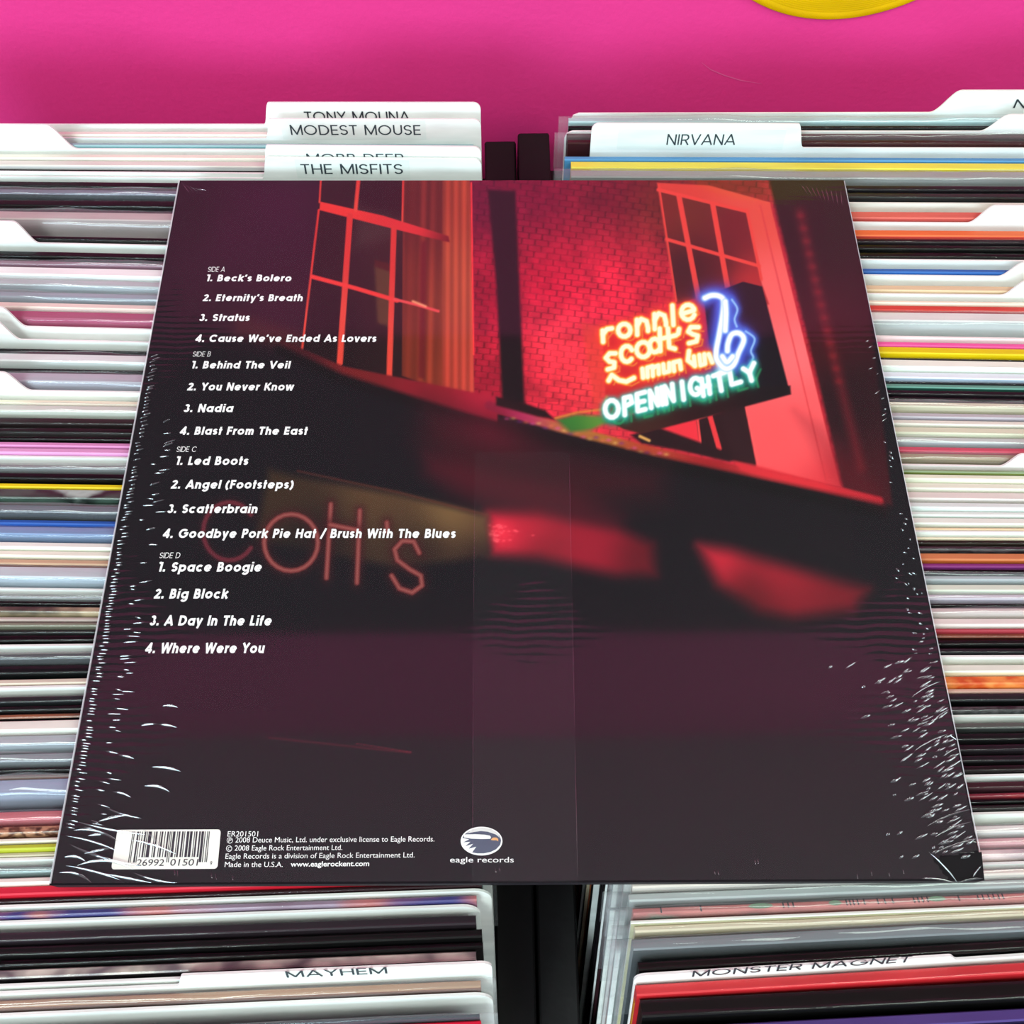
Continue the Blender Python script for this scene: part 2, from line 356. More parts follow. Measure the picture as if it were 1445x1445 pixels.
# (pixel row at the column's reference, kind, description, top-edge colour, face colour, options)
# kinds: d divider card, r bare sleeve, p sleeve in loose clear plastic, s shrink-wrapped sleeve
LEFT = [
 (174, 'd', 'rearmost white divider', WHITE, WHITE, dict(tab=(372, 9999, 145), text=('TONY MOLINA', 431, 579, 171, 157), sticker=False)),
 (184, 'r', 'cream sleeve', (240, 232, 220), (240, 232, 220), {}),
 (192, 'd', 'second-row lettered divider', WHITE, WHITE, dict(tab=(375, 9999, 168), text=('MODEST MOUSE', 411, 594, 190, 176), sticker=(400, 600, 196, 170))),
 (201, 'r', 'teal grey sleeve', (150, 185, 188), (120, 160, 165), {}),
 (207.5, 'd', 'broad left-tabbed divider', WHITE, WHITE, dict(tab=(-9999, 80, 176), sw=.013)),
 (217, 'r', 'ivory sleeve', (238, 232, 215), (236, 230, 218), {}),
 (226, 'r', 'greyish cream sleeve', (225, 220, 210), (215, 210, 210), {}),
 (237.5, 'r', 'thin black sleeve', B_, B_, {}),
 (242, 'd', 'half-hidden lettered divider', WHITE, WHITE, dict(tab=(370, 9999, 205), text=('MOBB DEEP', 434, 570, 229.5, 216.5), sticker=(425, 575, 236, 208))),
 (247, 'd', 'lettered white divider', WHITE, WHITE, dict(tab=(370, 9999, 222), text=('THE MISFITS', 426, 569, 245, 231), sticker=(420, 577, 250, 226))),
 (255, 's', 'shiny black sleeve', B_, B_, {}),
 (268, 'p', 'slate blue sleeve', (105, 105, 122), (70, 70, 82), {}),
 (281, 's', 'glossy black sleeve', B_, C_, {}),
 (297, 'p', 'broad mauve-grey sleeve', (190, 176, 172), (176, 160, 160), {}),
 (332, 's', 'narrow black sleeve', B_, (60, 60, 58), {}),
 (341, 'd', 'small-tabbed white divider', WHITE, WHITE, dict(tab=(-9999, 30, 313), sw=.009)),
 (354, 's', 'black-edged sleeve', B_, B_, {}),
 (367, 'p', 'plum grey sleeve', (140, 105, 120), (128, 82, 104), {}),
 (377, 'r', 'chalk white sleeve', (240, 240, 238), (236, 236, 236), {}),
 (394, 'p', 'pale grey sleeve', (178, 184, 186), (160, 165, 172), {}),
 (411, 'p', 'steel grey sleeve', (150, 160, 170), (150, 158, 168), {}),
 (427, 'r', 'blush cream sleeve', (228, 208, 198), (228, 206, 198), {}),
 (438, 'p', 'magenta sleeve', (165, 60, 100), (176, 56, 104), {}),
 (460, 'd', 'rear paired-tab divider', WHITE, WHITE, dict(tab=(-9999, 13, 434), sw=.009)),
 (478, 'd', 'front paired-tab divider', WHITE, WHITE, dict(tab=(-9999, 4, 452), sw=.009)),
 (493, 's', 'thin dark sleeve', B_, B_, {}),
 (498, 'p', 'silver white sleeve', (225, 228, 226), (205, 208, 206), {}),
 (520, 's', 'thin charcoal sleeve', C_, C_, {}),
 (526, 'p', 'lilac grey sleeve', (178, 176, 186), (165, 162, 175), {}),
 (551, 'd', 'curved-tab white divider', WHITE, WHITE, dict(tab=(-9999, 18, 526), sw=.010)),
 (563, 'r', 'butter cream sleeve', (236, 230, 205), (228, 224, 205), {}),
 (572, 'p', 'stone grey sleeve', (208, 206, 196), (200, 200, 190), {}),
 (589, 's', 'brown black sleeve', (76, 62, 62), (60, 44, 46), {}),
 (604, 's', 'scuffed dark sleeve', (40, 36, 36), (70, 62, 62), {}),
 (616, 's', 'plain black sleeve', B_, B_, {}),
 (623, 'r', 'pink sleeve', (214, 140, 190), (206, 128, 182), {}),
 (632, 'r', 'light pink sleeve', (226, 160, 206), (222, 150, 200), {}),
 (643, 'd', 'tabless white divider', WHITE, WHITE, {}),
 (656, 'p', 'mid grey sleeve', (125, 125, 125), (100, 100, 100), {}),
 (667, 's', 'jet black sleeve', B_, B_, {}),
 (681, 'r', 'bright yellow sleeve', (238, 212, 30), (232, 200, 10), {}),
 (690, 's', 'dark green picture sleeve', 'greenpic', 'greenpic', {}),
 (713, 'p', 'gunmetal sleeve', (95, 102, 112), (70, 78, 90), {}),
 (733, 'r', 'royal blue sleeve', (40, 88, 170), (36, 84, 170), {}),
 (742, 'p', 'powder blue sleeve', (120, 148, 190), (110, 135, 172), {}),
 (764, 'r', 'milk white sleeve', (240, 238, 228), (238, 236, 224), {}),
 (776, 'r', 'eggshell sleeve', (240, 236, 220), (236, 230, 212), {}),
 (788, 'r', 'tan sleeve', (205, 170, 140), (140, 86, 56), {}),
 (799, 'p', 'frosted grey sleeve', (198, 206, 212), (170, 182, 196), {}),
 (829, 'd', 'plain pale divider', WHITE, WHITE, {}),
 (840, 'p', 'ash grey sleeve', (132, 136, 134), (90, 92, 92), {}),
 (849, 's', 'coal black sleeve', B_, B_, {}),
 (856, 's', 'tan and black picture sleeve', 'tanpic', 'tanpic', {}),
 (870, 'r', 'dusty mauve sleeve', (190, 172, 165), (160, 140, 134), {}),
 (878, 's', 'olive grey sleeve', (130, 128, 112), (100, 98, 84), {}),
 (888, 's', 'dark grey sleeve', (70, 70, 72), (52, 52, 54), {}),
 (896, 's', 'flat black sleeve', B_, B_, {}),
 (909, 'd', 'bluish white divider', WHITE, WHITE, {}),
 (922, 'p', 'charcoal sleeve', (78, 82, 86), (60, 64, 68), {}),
 (937, 's', 'teal black sleeve', (30, 36, 38), (26, 30, 32), {}),
 (957, 'r', 'sand sleeve', (220, 206, 188), (210, 192, 176), {}),
 (968, 'd', 'cool white divider', WHITE, WHITE, {}),
 (982, 's', 'graphite sleeve', (66, 68, 72), (50, 52, 56), {}),
 (996, 's', 'ink black sleeve', (36, 36, 38), B_, {}),
 (1006, 's', 'rust-edged black sleeve', 'rustpic', C_, {}),
 (1016, 'r', 'bone white sleeve', (238, 236, 226), (230, 228, 218), {}),
 (1037, 'p', 'silver grey sleeve', (170, 176, 182), (150, 156, 164), {}),
 (1062, 'p', 'pewter sleeve', (135, 140, 146), (110, 114, 120), {}),
 (1083, 's', 'soot black sleeve', (45, 46, 46), (38, 38, 38), {}),
 (1091, 'r', 'mole brown sleeve', (110, 104, 98), (120, 90, 76), {}),
 (1098, 'p', 'broad blue-grey sleeve', (150, 162, 188), (140, 148, 168), dict(big=1)),
 (1143, 'p', 'rose red sleeve', (196, 96, 104), (190, 80, 92), {}),
 (1164, 's', 'copper patterned sleeve', 'copperpic', 'copperpic', {}),
 (1181, 'r', 'parchment sleeve', (236, 232, 215), (228, 222, 200), {}),
 (1190, 'r', 'lime sleeve', (184, 190, 60), (176, 180, 50), {}),
 (1201, 'r', 'khaki sleeve', (196, 186, 158), (180, 168, 140), {}),
 (1209, 'd', 'off-white divider', WHITE, WHITE, {}),
 (1222, 'p', 'sea grey sleeve', (134, 156, 154), (104, 124, 122), {}),
 (1237, 'r', 'blush white sleeve', (236, 222, 214), (230, 214, 206), {}),
 (1249, 'r', 'red sleeve', (208, 40, 62), (196, 28, 46), {}),
 (1266, 's', 'burgundy black sleeve', (74, 36, 44), (60, 26, 34), {}),
 (1275, 'd', 'narrow white divider', WHITE, WHITE, {}),
 (1284, 's', 'mauve and orange picture sleeve', 'mauvepic', 'mauvepic', {}),
 (1297, 'd', 'round-cornered white divider', WHITE, WHITE, dict(xo=-.004)),
 (1313, 's', 'thick plum black sleeve', (84, 70, 80), (74, 60, 70), {}),
 (1334, 's', 'wide glossy black sleeve', (40, 40, 40), (36, 34, 36), dict(plx=.006)),
 (1353, 's', 'second glossy black sleeve', B_, (34, 30, 32), {}),
 (1366, 's', 'black and white picture sleeve', 'bwpic', (46, 36, 40), {}),
 (1386, 'd', 'plain card behind', WHITE, WHITE, dict(xo=-.003)),
 (1396, 'd', 'six-letter white divider', WHITE, WHITE, dict(tab=(250, 9999, 1377.5), text=('MAYHEM', 405, 547, 1378.5, 1369.5), sticker=(398, 556, 1380, 1364), sw=.004)),
 (1409, 'p', 'ragged brown sleeve', (165, 128, 100), (130, 86, 70), {}),
 (1427, 'd', 'frontmost white divider', WHITE, WHITE, {}),
 (1458, 'p', 'navy sleeve', (60, 62, 84), (70, 60, 100), dict(plx=.004)),
 (1467, 'r', 'crimson sleeve', (222, 30, 60), (210, 20, 50), {}),
]
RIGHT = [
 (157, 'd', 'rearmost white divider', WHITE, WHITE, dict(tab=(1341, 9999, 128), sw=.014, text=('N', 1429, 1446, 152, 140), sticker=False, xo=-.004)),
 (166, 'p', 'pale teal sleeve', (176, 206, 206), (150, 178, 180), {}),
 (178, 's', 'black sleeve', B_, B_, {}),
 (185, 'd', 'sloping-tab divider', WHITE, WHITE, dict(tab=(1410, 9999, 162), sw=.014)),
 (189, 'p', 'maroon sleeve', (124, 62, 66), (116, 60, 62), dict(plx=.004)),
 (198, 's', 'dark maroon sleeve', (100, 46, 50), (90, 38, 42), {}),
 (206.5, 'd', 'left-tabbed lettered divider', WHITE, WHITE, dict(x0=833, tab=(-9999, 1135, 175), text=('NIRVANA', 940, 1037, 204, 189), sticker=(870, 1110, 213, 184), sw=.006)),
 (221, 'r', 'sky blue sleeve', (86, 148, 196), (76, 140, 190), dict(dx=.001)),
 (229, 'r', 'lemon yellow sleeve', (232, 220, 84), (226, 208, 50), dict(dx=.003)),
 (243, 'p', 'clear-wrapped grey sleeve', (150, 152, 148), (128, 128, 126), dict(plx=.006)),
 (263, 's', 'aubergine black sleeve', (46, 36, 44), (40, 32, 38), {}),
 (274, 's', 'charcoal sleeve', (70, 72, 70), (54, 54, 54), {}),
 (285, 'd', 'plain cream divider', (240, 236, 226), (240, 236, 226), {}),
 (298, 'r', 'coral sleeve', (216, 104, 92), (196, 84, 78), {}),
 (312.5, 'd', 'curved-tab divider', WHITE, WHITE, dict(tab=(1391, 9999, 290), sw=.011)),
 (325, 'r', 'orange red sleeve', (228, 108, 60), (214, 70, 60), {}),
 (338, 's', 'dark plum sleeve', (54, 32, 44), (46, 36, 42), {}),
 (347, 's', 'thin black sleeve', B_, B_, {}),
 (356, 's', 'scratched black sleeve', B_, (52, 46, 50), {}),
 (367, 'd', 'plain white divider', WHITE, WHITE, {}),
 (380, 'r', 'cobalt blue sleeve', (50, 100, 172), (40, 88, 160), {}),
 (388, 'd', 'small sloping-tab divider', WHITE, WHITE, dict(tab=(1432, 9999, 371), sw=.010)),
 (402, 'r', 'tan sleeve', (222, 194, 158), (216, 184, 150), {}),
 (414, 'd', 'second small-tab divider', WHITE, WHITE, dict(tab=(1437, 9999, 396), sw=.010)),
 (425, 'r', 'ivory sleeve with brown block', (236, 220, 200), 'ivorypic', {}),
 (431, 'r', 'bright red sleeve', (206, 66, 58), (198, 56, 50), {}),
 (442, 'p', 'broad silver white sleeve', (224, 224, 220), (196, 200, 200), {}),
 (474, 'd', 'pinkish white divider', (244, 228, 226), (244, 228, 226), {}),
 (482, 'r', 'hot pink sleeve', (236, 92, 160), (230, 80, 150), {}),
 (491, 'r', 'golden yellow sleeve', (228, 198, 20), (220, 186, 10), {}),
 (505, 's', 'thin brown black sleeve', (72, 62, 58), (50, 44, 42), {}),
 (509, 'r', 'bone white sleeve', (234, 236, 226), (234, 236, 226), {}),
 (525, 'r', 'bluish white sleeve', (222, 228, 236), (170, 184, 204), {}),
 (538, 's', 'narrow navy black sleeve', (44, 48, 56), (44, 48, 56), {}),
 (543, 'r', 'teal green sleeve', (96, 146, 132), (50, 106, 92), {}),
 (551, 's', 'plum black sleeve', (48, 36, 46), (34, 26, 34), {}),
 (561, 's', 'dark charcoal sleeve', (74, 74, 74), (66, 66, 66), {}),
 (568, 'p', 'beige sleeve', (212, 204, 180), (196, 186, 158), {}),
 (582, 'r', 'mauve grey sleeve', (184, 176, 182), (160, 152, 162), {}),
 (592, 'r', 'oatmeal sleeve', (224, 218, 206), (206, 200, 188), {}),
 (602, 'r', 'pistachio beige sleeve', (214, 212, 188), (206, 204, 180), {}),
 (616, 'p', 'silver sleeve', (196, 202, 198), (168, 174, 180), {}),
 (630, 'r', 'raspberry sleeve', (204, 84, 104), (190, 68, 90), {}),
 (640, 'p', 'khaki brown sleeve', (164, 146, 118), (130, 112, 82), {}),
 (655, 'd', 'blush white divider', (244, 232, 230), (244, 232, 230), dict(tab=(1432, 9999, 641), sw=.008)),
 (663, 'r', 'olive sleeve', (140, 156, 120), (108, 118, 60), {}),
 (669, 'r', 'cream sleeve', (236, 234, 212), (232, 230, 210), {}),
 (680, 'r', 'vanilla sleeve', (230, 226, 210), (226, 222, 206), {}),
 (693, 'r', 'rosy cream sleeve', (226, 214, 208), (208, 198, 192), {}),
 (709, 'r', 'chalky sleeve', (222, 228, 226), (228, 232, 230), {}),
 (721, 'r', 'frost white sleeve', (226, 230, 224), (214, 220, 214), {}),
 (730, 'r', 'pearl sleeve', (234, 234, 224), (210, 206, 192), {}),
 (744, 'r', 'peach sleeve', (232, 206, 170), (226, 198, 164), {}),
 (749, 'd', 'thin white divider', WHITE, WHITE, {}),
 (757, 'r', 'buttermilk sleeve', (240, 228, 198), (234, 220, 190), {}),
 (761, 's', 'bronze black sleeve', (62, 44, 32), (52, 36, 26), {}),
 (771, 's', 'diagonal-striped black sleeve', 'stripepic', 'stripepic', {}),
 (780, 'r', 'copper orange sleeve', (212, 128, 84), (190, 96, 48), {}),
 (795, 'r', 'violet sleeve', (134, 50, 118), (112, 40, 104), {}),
 (803, 's', 'coal black sleeve', B_, B_, {}),
 (812, 'p', 'wavy clear-plastic sleeve', (176, 182, 186), (160, 166, 170), dict(big=1)),
 (824, 'r', 'mint white sleeve', (220, 224, 208), (206, 210, 196), {}),
 (838, 'p', 'lilac sleeve', (204, 194, 206), (170, 156, 172), {}),
 (852, 's', 'pencil-thin black sleeve', B_, B_, {}),
 (858, 'p', 'rose grey sleeve', (206, 186, 184), (206, 190, 184), {}),
 (872, 'r', 'shell pink sleeve', (232, 216, 212), (234, 220, 214), {}),
 (887, 'r', 'crimson sleeve', (176, 66, 78), (160, 50, 60), {}),
 (893, 's', 'red brown sleeve', 'brownpic', (100, 46, 34), {}),
 (902, 's', 'jet black sleeve', (34, 32, 30), B_, {}),
 (914, 's', 'slate black sleeve', (62, 62, 66), (54, 54, 60), {}),
 (925, 'd', 'clean white divider', WHITE, WHITE, {}),
 (938, 'r', 'warm ivory sleeve', (232, 232, 218), (230, 214, 180), {}),
 (954, 'r', 'orange patterned sleeve', 'orangepic', 'orangepic', {}),
 (971, 'r', 'salmon sleeve', (216, 176, 160), (190, 160, 150), {}),
 (979, 's', 'glossy black sleeve', (62, 62, 66), B_, {}),
 (997, 's', 'ribbed charcoal sleeve', 'ribpic', 'ribpic', {}),
 (1009, 'd', 'grey-white divider', (236, 238, 232), (236, 238, 232), {}),
 (1021, 's', 'iron grey sleeve', (88, 90, 86), (72, 74, 72), {}),
 (1034, 's', 'crinkled black sleeve', (40, 38, 40), (34, 32, 34), {}),
 (1051, 's', 'dark violet sleeve', (56, 44, 52), (46, 36, 42), {}),
 (1066, 's', 'black violet sleeve', (52, 46, 52), (34, 30, 32), {}),
 (1081, 's', 'dark umber sleeve', (50, 40, 40), (44, 34, 36), {}),
 (1094, 'd', 'short white divider', WHITE, WHITE, {}),
 (1104, 's', 'maroon shrink-wrapped sleeve', (104, 58, 66), (88, 46, 56), {}),
 (1120, 's', 'yellow and red striped sleeve', 'firepic', 'firepic', {}),
 (1129, 's', 'pitch black sleeve', B_, B_, {}),
 (1138, 's', 'grey black sleeve', (74, 72, 70), (58, 56, 56), {}),
 (1148, 'd', 'broad white divider', (238, 238, 232), (238, 238, 232), {}),
 (1166, 'p', 'foggy pink-white sleeve', (226, 218, 214), (210, 206, 204), {}),
 (1184, 'p', 'dusty pink sleeve', (216, 162, 166), (206, 150, 156), {}),
 (1200, 'p', 'pale pink printed sleeve', 'pinkpic', 'pinkpic', {}),
 (1219, 'd', 'warm white divider', WHITE, WHITE, {}),
 (1229, 'p', 'pinkish cream sleeve', (228, 212, 202), (216, 204, 196), dict(plx=.006)),
 (1244, 'p', 'thick clear-wrapped sleeve', (170, 176, 174), (150, 154, 154), dict(big=1, plx=.007)),
 (1264, 'p', 'terracotta patterned sleeve', 'terrapic', 'terrapic', dict(plx=.007)),
 (1280, 'r', 'thin white sleeve', (236, 236, 228), (190, 186, 150), {}),
 (1287, 'p', 'sandy sleeve', (214, 200, 172), (196, 178, 146), dict(plx=.006)),
 (1303, 'p', 'slate sleeve', (118, 124, 128), (66, 72, 78), dict(big=1, plx=.007)),
 (1332, 's', 'worn black sleeve', (42, 38, 36), B_, {}),
 (1352, 'd', 'two-word lettered divider', WHITE, WHITE, dict(tab=(-9999, 1351, 1343), x0=893, text=('MONSTER MAGNET', 976, 1283, 1377.5, 1369, 1356.5, 1349), sticker=False, sw=.004)),
 (1364, 's', 'thick red boxed sleeve', (204, 58, 62), (196, 36, 44), dict(red=1, x0=896)),
 (1388, 's', 'black sleeve with red lip', (44, 40, 40), (26, 24, 24), dict(x0=903)),
 (1428, 'r', 'purple sleeve', (84, 66, 130), (76, 58, 120), dict(x0=902)),
 (1452, 's', 'deep red sleeve', (160, 30, 50), (150, 24, 44), {}),
]
PICS = {
 'greenpic': ([(20, 26, 24), (60, 80, 70), (24, 34, 30), (170, 190, 180), (40, 60, 54)], 26),
 'tanpic': ([(30, 26, 22), (60, 54, 46), (180, 160, 130), (120, 108, 90), (50, 46, 40)], 18),
 'rustpic': ([(60, 56, 54), (150, 90, 60), (70, 66, 62)], 14),
 'copperpic': ([(70, 40, 30), (190, 140, 110), (90, 54, 40), (200, 156, 120)], 160),
 'mauvepic': ([(96, 70, 80), (150, 130, 150), (180, 110, 110), (60, 60, 120), (220, 140, 90), (224, 150, 96)], 9),
 'bwpic': ([(40, 36, 38), (230, 222, 206), (110, 100, 104), (226, 218, 204), (60, 50, 54)], 20),
 'ivorypic': ([(226, 206, 184), (230, 214, 196), (150, 110, 104)], 12),
 'stripepic': ([(30, 26, 30), (60, 56, 60), (28, 26, 30), (70, 66, 70)], 120),
 'brownpic': ([(60, 30, 24), (130, 64, 44), (40, 26, 22)], 20),
 'orangepic': ([(214, 90, 30), (236, 140, 70), (206, 80, 30), (240, 164, 90)], 50),
 'ribpic': ([(36, 36, 36), (74, 74, 74), (36, 36, 36), (70, 70, 70)], 160),
 'firepic': ([(220, 180, 50), (190, 50, 50), (120, 40, 50), (210, 120, 60)], 14),
 'pinkpic': ([(226, 196, 196), (232, 206, 204), (170, 150, 156), (230, 204, 202)], 24),
 'terrapic': ([(60, 56, 56), (176, 98, 92), (186, 106, 98), (170, 90, 86), (110, 140, 120)], 34),
}
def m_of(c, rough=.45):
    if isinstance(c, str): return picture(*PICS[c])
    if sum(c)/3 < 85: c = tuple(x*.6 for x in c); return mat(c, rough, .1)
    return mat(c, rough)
rnd = random.Random(7)
LABELS = set()

def row_line(col, y):
    s = interp(SL[col], y); xr = XREF[col]
    a = bp(xr, y, ZT); b = bp(xr+200, y+200*s, ZT)
    return a, b
def edge_x(col, yw):            # inner edge of each stack of sleeves at that depth
    if col == 'L': return float(np.interp(yw, [-.2, .25], [-.0085, -.0165]))
    return float(np.interp(yw, [-.2, .25], [.0385, .0245]))
def cap_mesh(name, w, t, bulge, c_extra, x_off, drop, nz, seed, m, parent, h, flare=0.0):
    r_ = random.Random(seed); n = max(24, int(w/.004)) ; ph = [r_.uniform(0, 6.28) for _ in range(6)]
    a = np.linspace(-w/2, w/2, n+1)
    wob = sum(math.sin(0)*0 for _ in range(1))+nz*(np.sin(a*38+ph[0])*.5+np.sin(a*91+ph[1])*.3+np.sin(a*210+ph[2])*.2)
    wob2 = nz*(np.sin(a*55+ph[3])*.6+np.sin(a*140+ph[4])*.4)
    prof = [(t/2+c_extra*.3, -drop[0], 0), (t/2+c_extra*.3, -.002, .3)]
    for k in range(9):
        th = math.pi*k/8
        prof.append(((t/2+c_extra*(.3+.7*k/8))*math.cos(th), bulge*math.sin(th), .4+.6*math.sin(th)))
    prof += [(-t/2-c_extra, -.003, .8), (-t/2-c_extra*.8, -.012, .5), (-t/2-c_extra*.3, -drop[1], .1)]
    P = np.zeros((len(prof), n+1, 3))
    for j, (y, z, k) in enumerate(prof):
        P[j, :, 0] = a+x_off
        P[j, :, 1] = -t/2+y+(wob2*k*.35 if 1 < j else 0)
        P[j, :, 2] = h+z+np.maximum(wob*k, -bulge*.8*k)
    return grid_obj(name, P, m, parent)

def build_column(col, items):
    n = len(items)
    geo = []
    for it in items:
        a, b = row_line(col, it[0]); geo.append((a, b))
    descs = [it[2] for it in items]
    for i, (y, kind, desc, ec, fc, op) in enumerate(items):
        a, b = geo[i]
        d = (b-a)/np.linalg.norm(b-a); rz = math.atan2(d[1], d[0])
        if i+1 < n:
            a2, b2 = geo[i+1]; d2 = b2-a2
            xm = a[0]; y2 = a2[1]+(xm-a2[0])*d2[1]/d2[0]; gap = a[1]-y2
        else: gap = .004
        gap = max(gap, .0008)
        ex = edge_x(col, a[1]); w = .313; dw = .322
        lean = math.radians(interp(LEAN, a[1]))
        zj = rnd.uniform(-.0006, .0006)
        h = (ZT+zj-ZBASE)/math.cos(lean)
        if kind == 'd': width = dw; inner = ex
        else: width = w; inner = ex+(-1 if col == 'L' else 1)*(rnd.uniform(.003, .0055) if col == 'L' else rnd.uniform(.0004, .0025))
        if op.get('xo'): inner += op['xo']*(1 if col == 'L' else -1)
        if op.get('dx'): inner += op['dx']-.003
        if op.get('x0'):
            inner = bp(op['x0'], y+interp(SL[col], y)*(op['x0']-XREF[col]), ZT)[0]
            width -= (inner-ex)
        cx = inner-width/2 if col == 'L' else inner+width/2
        cy = a[1]+(cx-a[0])*d[1]/d[0]
        top = np.array([cx, cy, ZT+zj])
        M3 = Matrix.Rotation(rz, 3, 'Z') @ Matrix.Rotation(-lean, 3, 'X')
        base = Vector(top)-M3 @ Vector((0, 0, h))
        # world matrix of the item; local frame: x along the card, y depth (front is negative), z up from the base
        MW = Matrix.Translation(base+Vector((0, 0, ZB))) @ M3.to_4x4()
        Rn = np.array(M3); basen = np.array(base)
        def loc(px, py, t):      # pixel -> local x,z on the item's front face
            nrm = Rn @ np.array([0, -1., 0]); p0 = np.array(top)+Rn @ np.array([0, -t, 0])
            return Rn.T @ (plane_hit(px, py, p0, nrm)-basen)
        prev = descs[i-1] if i else 'the pink wall'
        nxt = descs[i+1] if i+1 < n else 'the bin front'
        if col == 'L': zone = 'behind song list' if y < 254 else 'beside side A-B songs' if y < 640 else 'beside side C-D songs' if y < 930 else 'beside barcode corner' if y < 1255 else 'below barcode'
        else: zone = 'under yellow disc' if y < 262 else 'beside red window' if y < 690 else 'beside dark facade' if y < 1000 else 'beside torn film' if y < 1243 else 'below torn film'
        label = f'{desc} between {prev} and {nxt}, {zone}' if i else f'{desc} against the wall, {zone}'
        if len(label.split()) > 16: label = f'{desc} in front of {prev}, {zone}'
        if len(label.split()) > 16 or label in LABELS: print('LABEL', len(label.split()), label)
        LABELS.add(label)
        if kind == 'd':
            t = .0009
            tab = op.get('tab'); sw = op.get('sw', .005); tops = []
            if tab:
                tx = tab[0] if tab[0] > -999 else tab[1]
                q = loc(tx, tab[2], t); th = max(.004, q[2]-h); xa = q[0]
                rise = tab[0] > -999
                if op.get('text') and len(op['text']) > 5: th = .003
                N = 14
                for k in range(N+1):
                    u = k/N; sgm = u**3*(6*u*u-15*u+10)
                    tops.append((xa-sw/2+sw*u, h+th*(sgm if rise else 1-sgm)))
                # rounded corner at the outer end of the tab
                rc = .0035; oc = []
                for k in range(5):
                    an = math.pi/2*k/4
                    oc.append((width/2-rc+rc*math.sin(an), h+th-rc+rc*math.cos(an)) if rise else (-width/2+rc-rc*math.cos(an), h+th-rc+rc*math.sin(an)))
                rb = [(-width/2, h-.004), (-width/2+.0012, h-.0012), (-width/2+.004, h)] if rise else [(width/2-.004, h), (width/2-.0012, h-.0012), (width/2, h-.004)]
                tops = rb+tops+oc if rise else oc+tops+rb
            else:
                rc = .006; L1 = []; L2 = []
                for k in range(6):
                    an = math.pi/2*k/5
                    L1.append((-width/2+rc-rc*math.cos(an), h-rc+rc*math.sin(an))); L2.append((width/2-rc+rc*math.sin(an), h-rc+rc*math.cos(an)))
                tops = L1+L2
            out = [(-width/2, 0)]+tops+[(width/2, 0)]
            m = len(out)
            v = [(x, 0, z) for x, z in out]+[(x, -t, z) for x, z in out]
            f = []
            bot0 = 0
            # faces as quads down to the base line so that the outline stays clean
            v += [(x, 0, h*.5) for x, z in out]+[(x, -t, h*.5) for x, z in out]
            f += [tuple(range(m, 2*m)), tuple(range(m-1, -1, -1))]
            v = v[:2*m]
            for k in range(m):
                k2 = (k+1) % m; f.append((k, k2, m+k2, m+k))
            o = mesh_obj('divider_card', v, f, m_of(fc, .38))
            o.matrix_world = MW
            tag(o, label, 'divider', 'divider cards in the bin under the track list' if col == 'L' else 'divider cards in the bin under the neon sign')
            tx = op.get('text')
            if tx:
                s, x0, x1, yb0, yt0 = tx[:5]
                if len(tx) > 5:   # line runs askew in the picture: left baseline/top, right baseline
                    p0 = loc(x0, tx[3], t); p1 = loc(x1, tx[5], t); pt = loc(x0, tx[4], t)
                else:
                    ss = interp(SL[col], y) if y > 1200 else 0
                    p0 = loc(x0, yb0, t); p1 = loc(x1, yb0+ss*(x1-x0), t); pt = loc(x0, yt0, t)
                tv, tf = stroke_geo(s, .118)
                mn, mx = tv.min(0), tv.max(0); capv = 1.0
                sx = (p1[0]-p0[0])/(mx[0]-mn[0]); sz = (pt[2]-p0[2])/capv
                slope = (p1[2]-p0[2])/(p1[0]-p0[0])
                vv = [(p0[0]+(q[0]-mn[0])*sx, -t-.00025-q[2], p0[2]+q[1]*sz+slope*(q[0]-mn[0])*sx) for q in tv]
                if op.get('sticker'):
                    sx0, sx1, sy0, sy1 = op['sticker']
                    c0 = loc(sx0, sy0, t); c1 = loc(sx1, sy1, t)
                    z0, z1 = p0[2]-(pt[2]-p0[2])*.45, pt[2]+(pt[2]-p0[2])*.45
                    z1 = min(z1, h+th-.0006); st = box('label_sticker', c0[0], c1[0], -t-.00012, -t, z0, z1, mat((236, 240, 236), .3, .5), o)
                    mesh_obj('lettering', vv, tf, mat((58, 66, 72), .5), st)
                else:
                    mesh_obj('lettering', vv, tf, mat((50, 56, 62), .5), o)
            continue
        # --- a record sleeve
        fr = {'r': .80, 'p': .62, 's': .70}[kind]
        t = min(max(gap*fr, .0007), .0075 if op.get('red') else .0060)
        name = 'record_sleeve'
        bv = min(.0005, t*.25)
        x0, x1 = -width/2, width/2
        pr = [(0, 0), (0, h-bv), (-bv, h), (-t+bv, h), (-t, h-bv), (-t, 0)]
        v = [(x0, q[0], q[1]) for q in pr]+[(x1, q[0], q[1]) for q in pr]
        k = len(pr)
        f = [(j, (j+1) % k, k+(j+1) % k, k+j) for j in range(k)]+[tuple(range(k-1, -1, -1)), tuple(range(k, 2*k))]
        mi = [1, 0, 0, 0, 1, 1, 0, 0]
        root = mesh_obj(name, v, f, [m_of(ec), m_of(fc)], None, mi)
        root.matrix_world = MW
        tag(root, label, 'record', 'records in the bin under the track list' if col == 'L' else 'records in the bin under the neon sign')
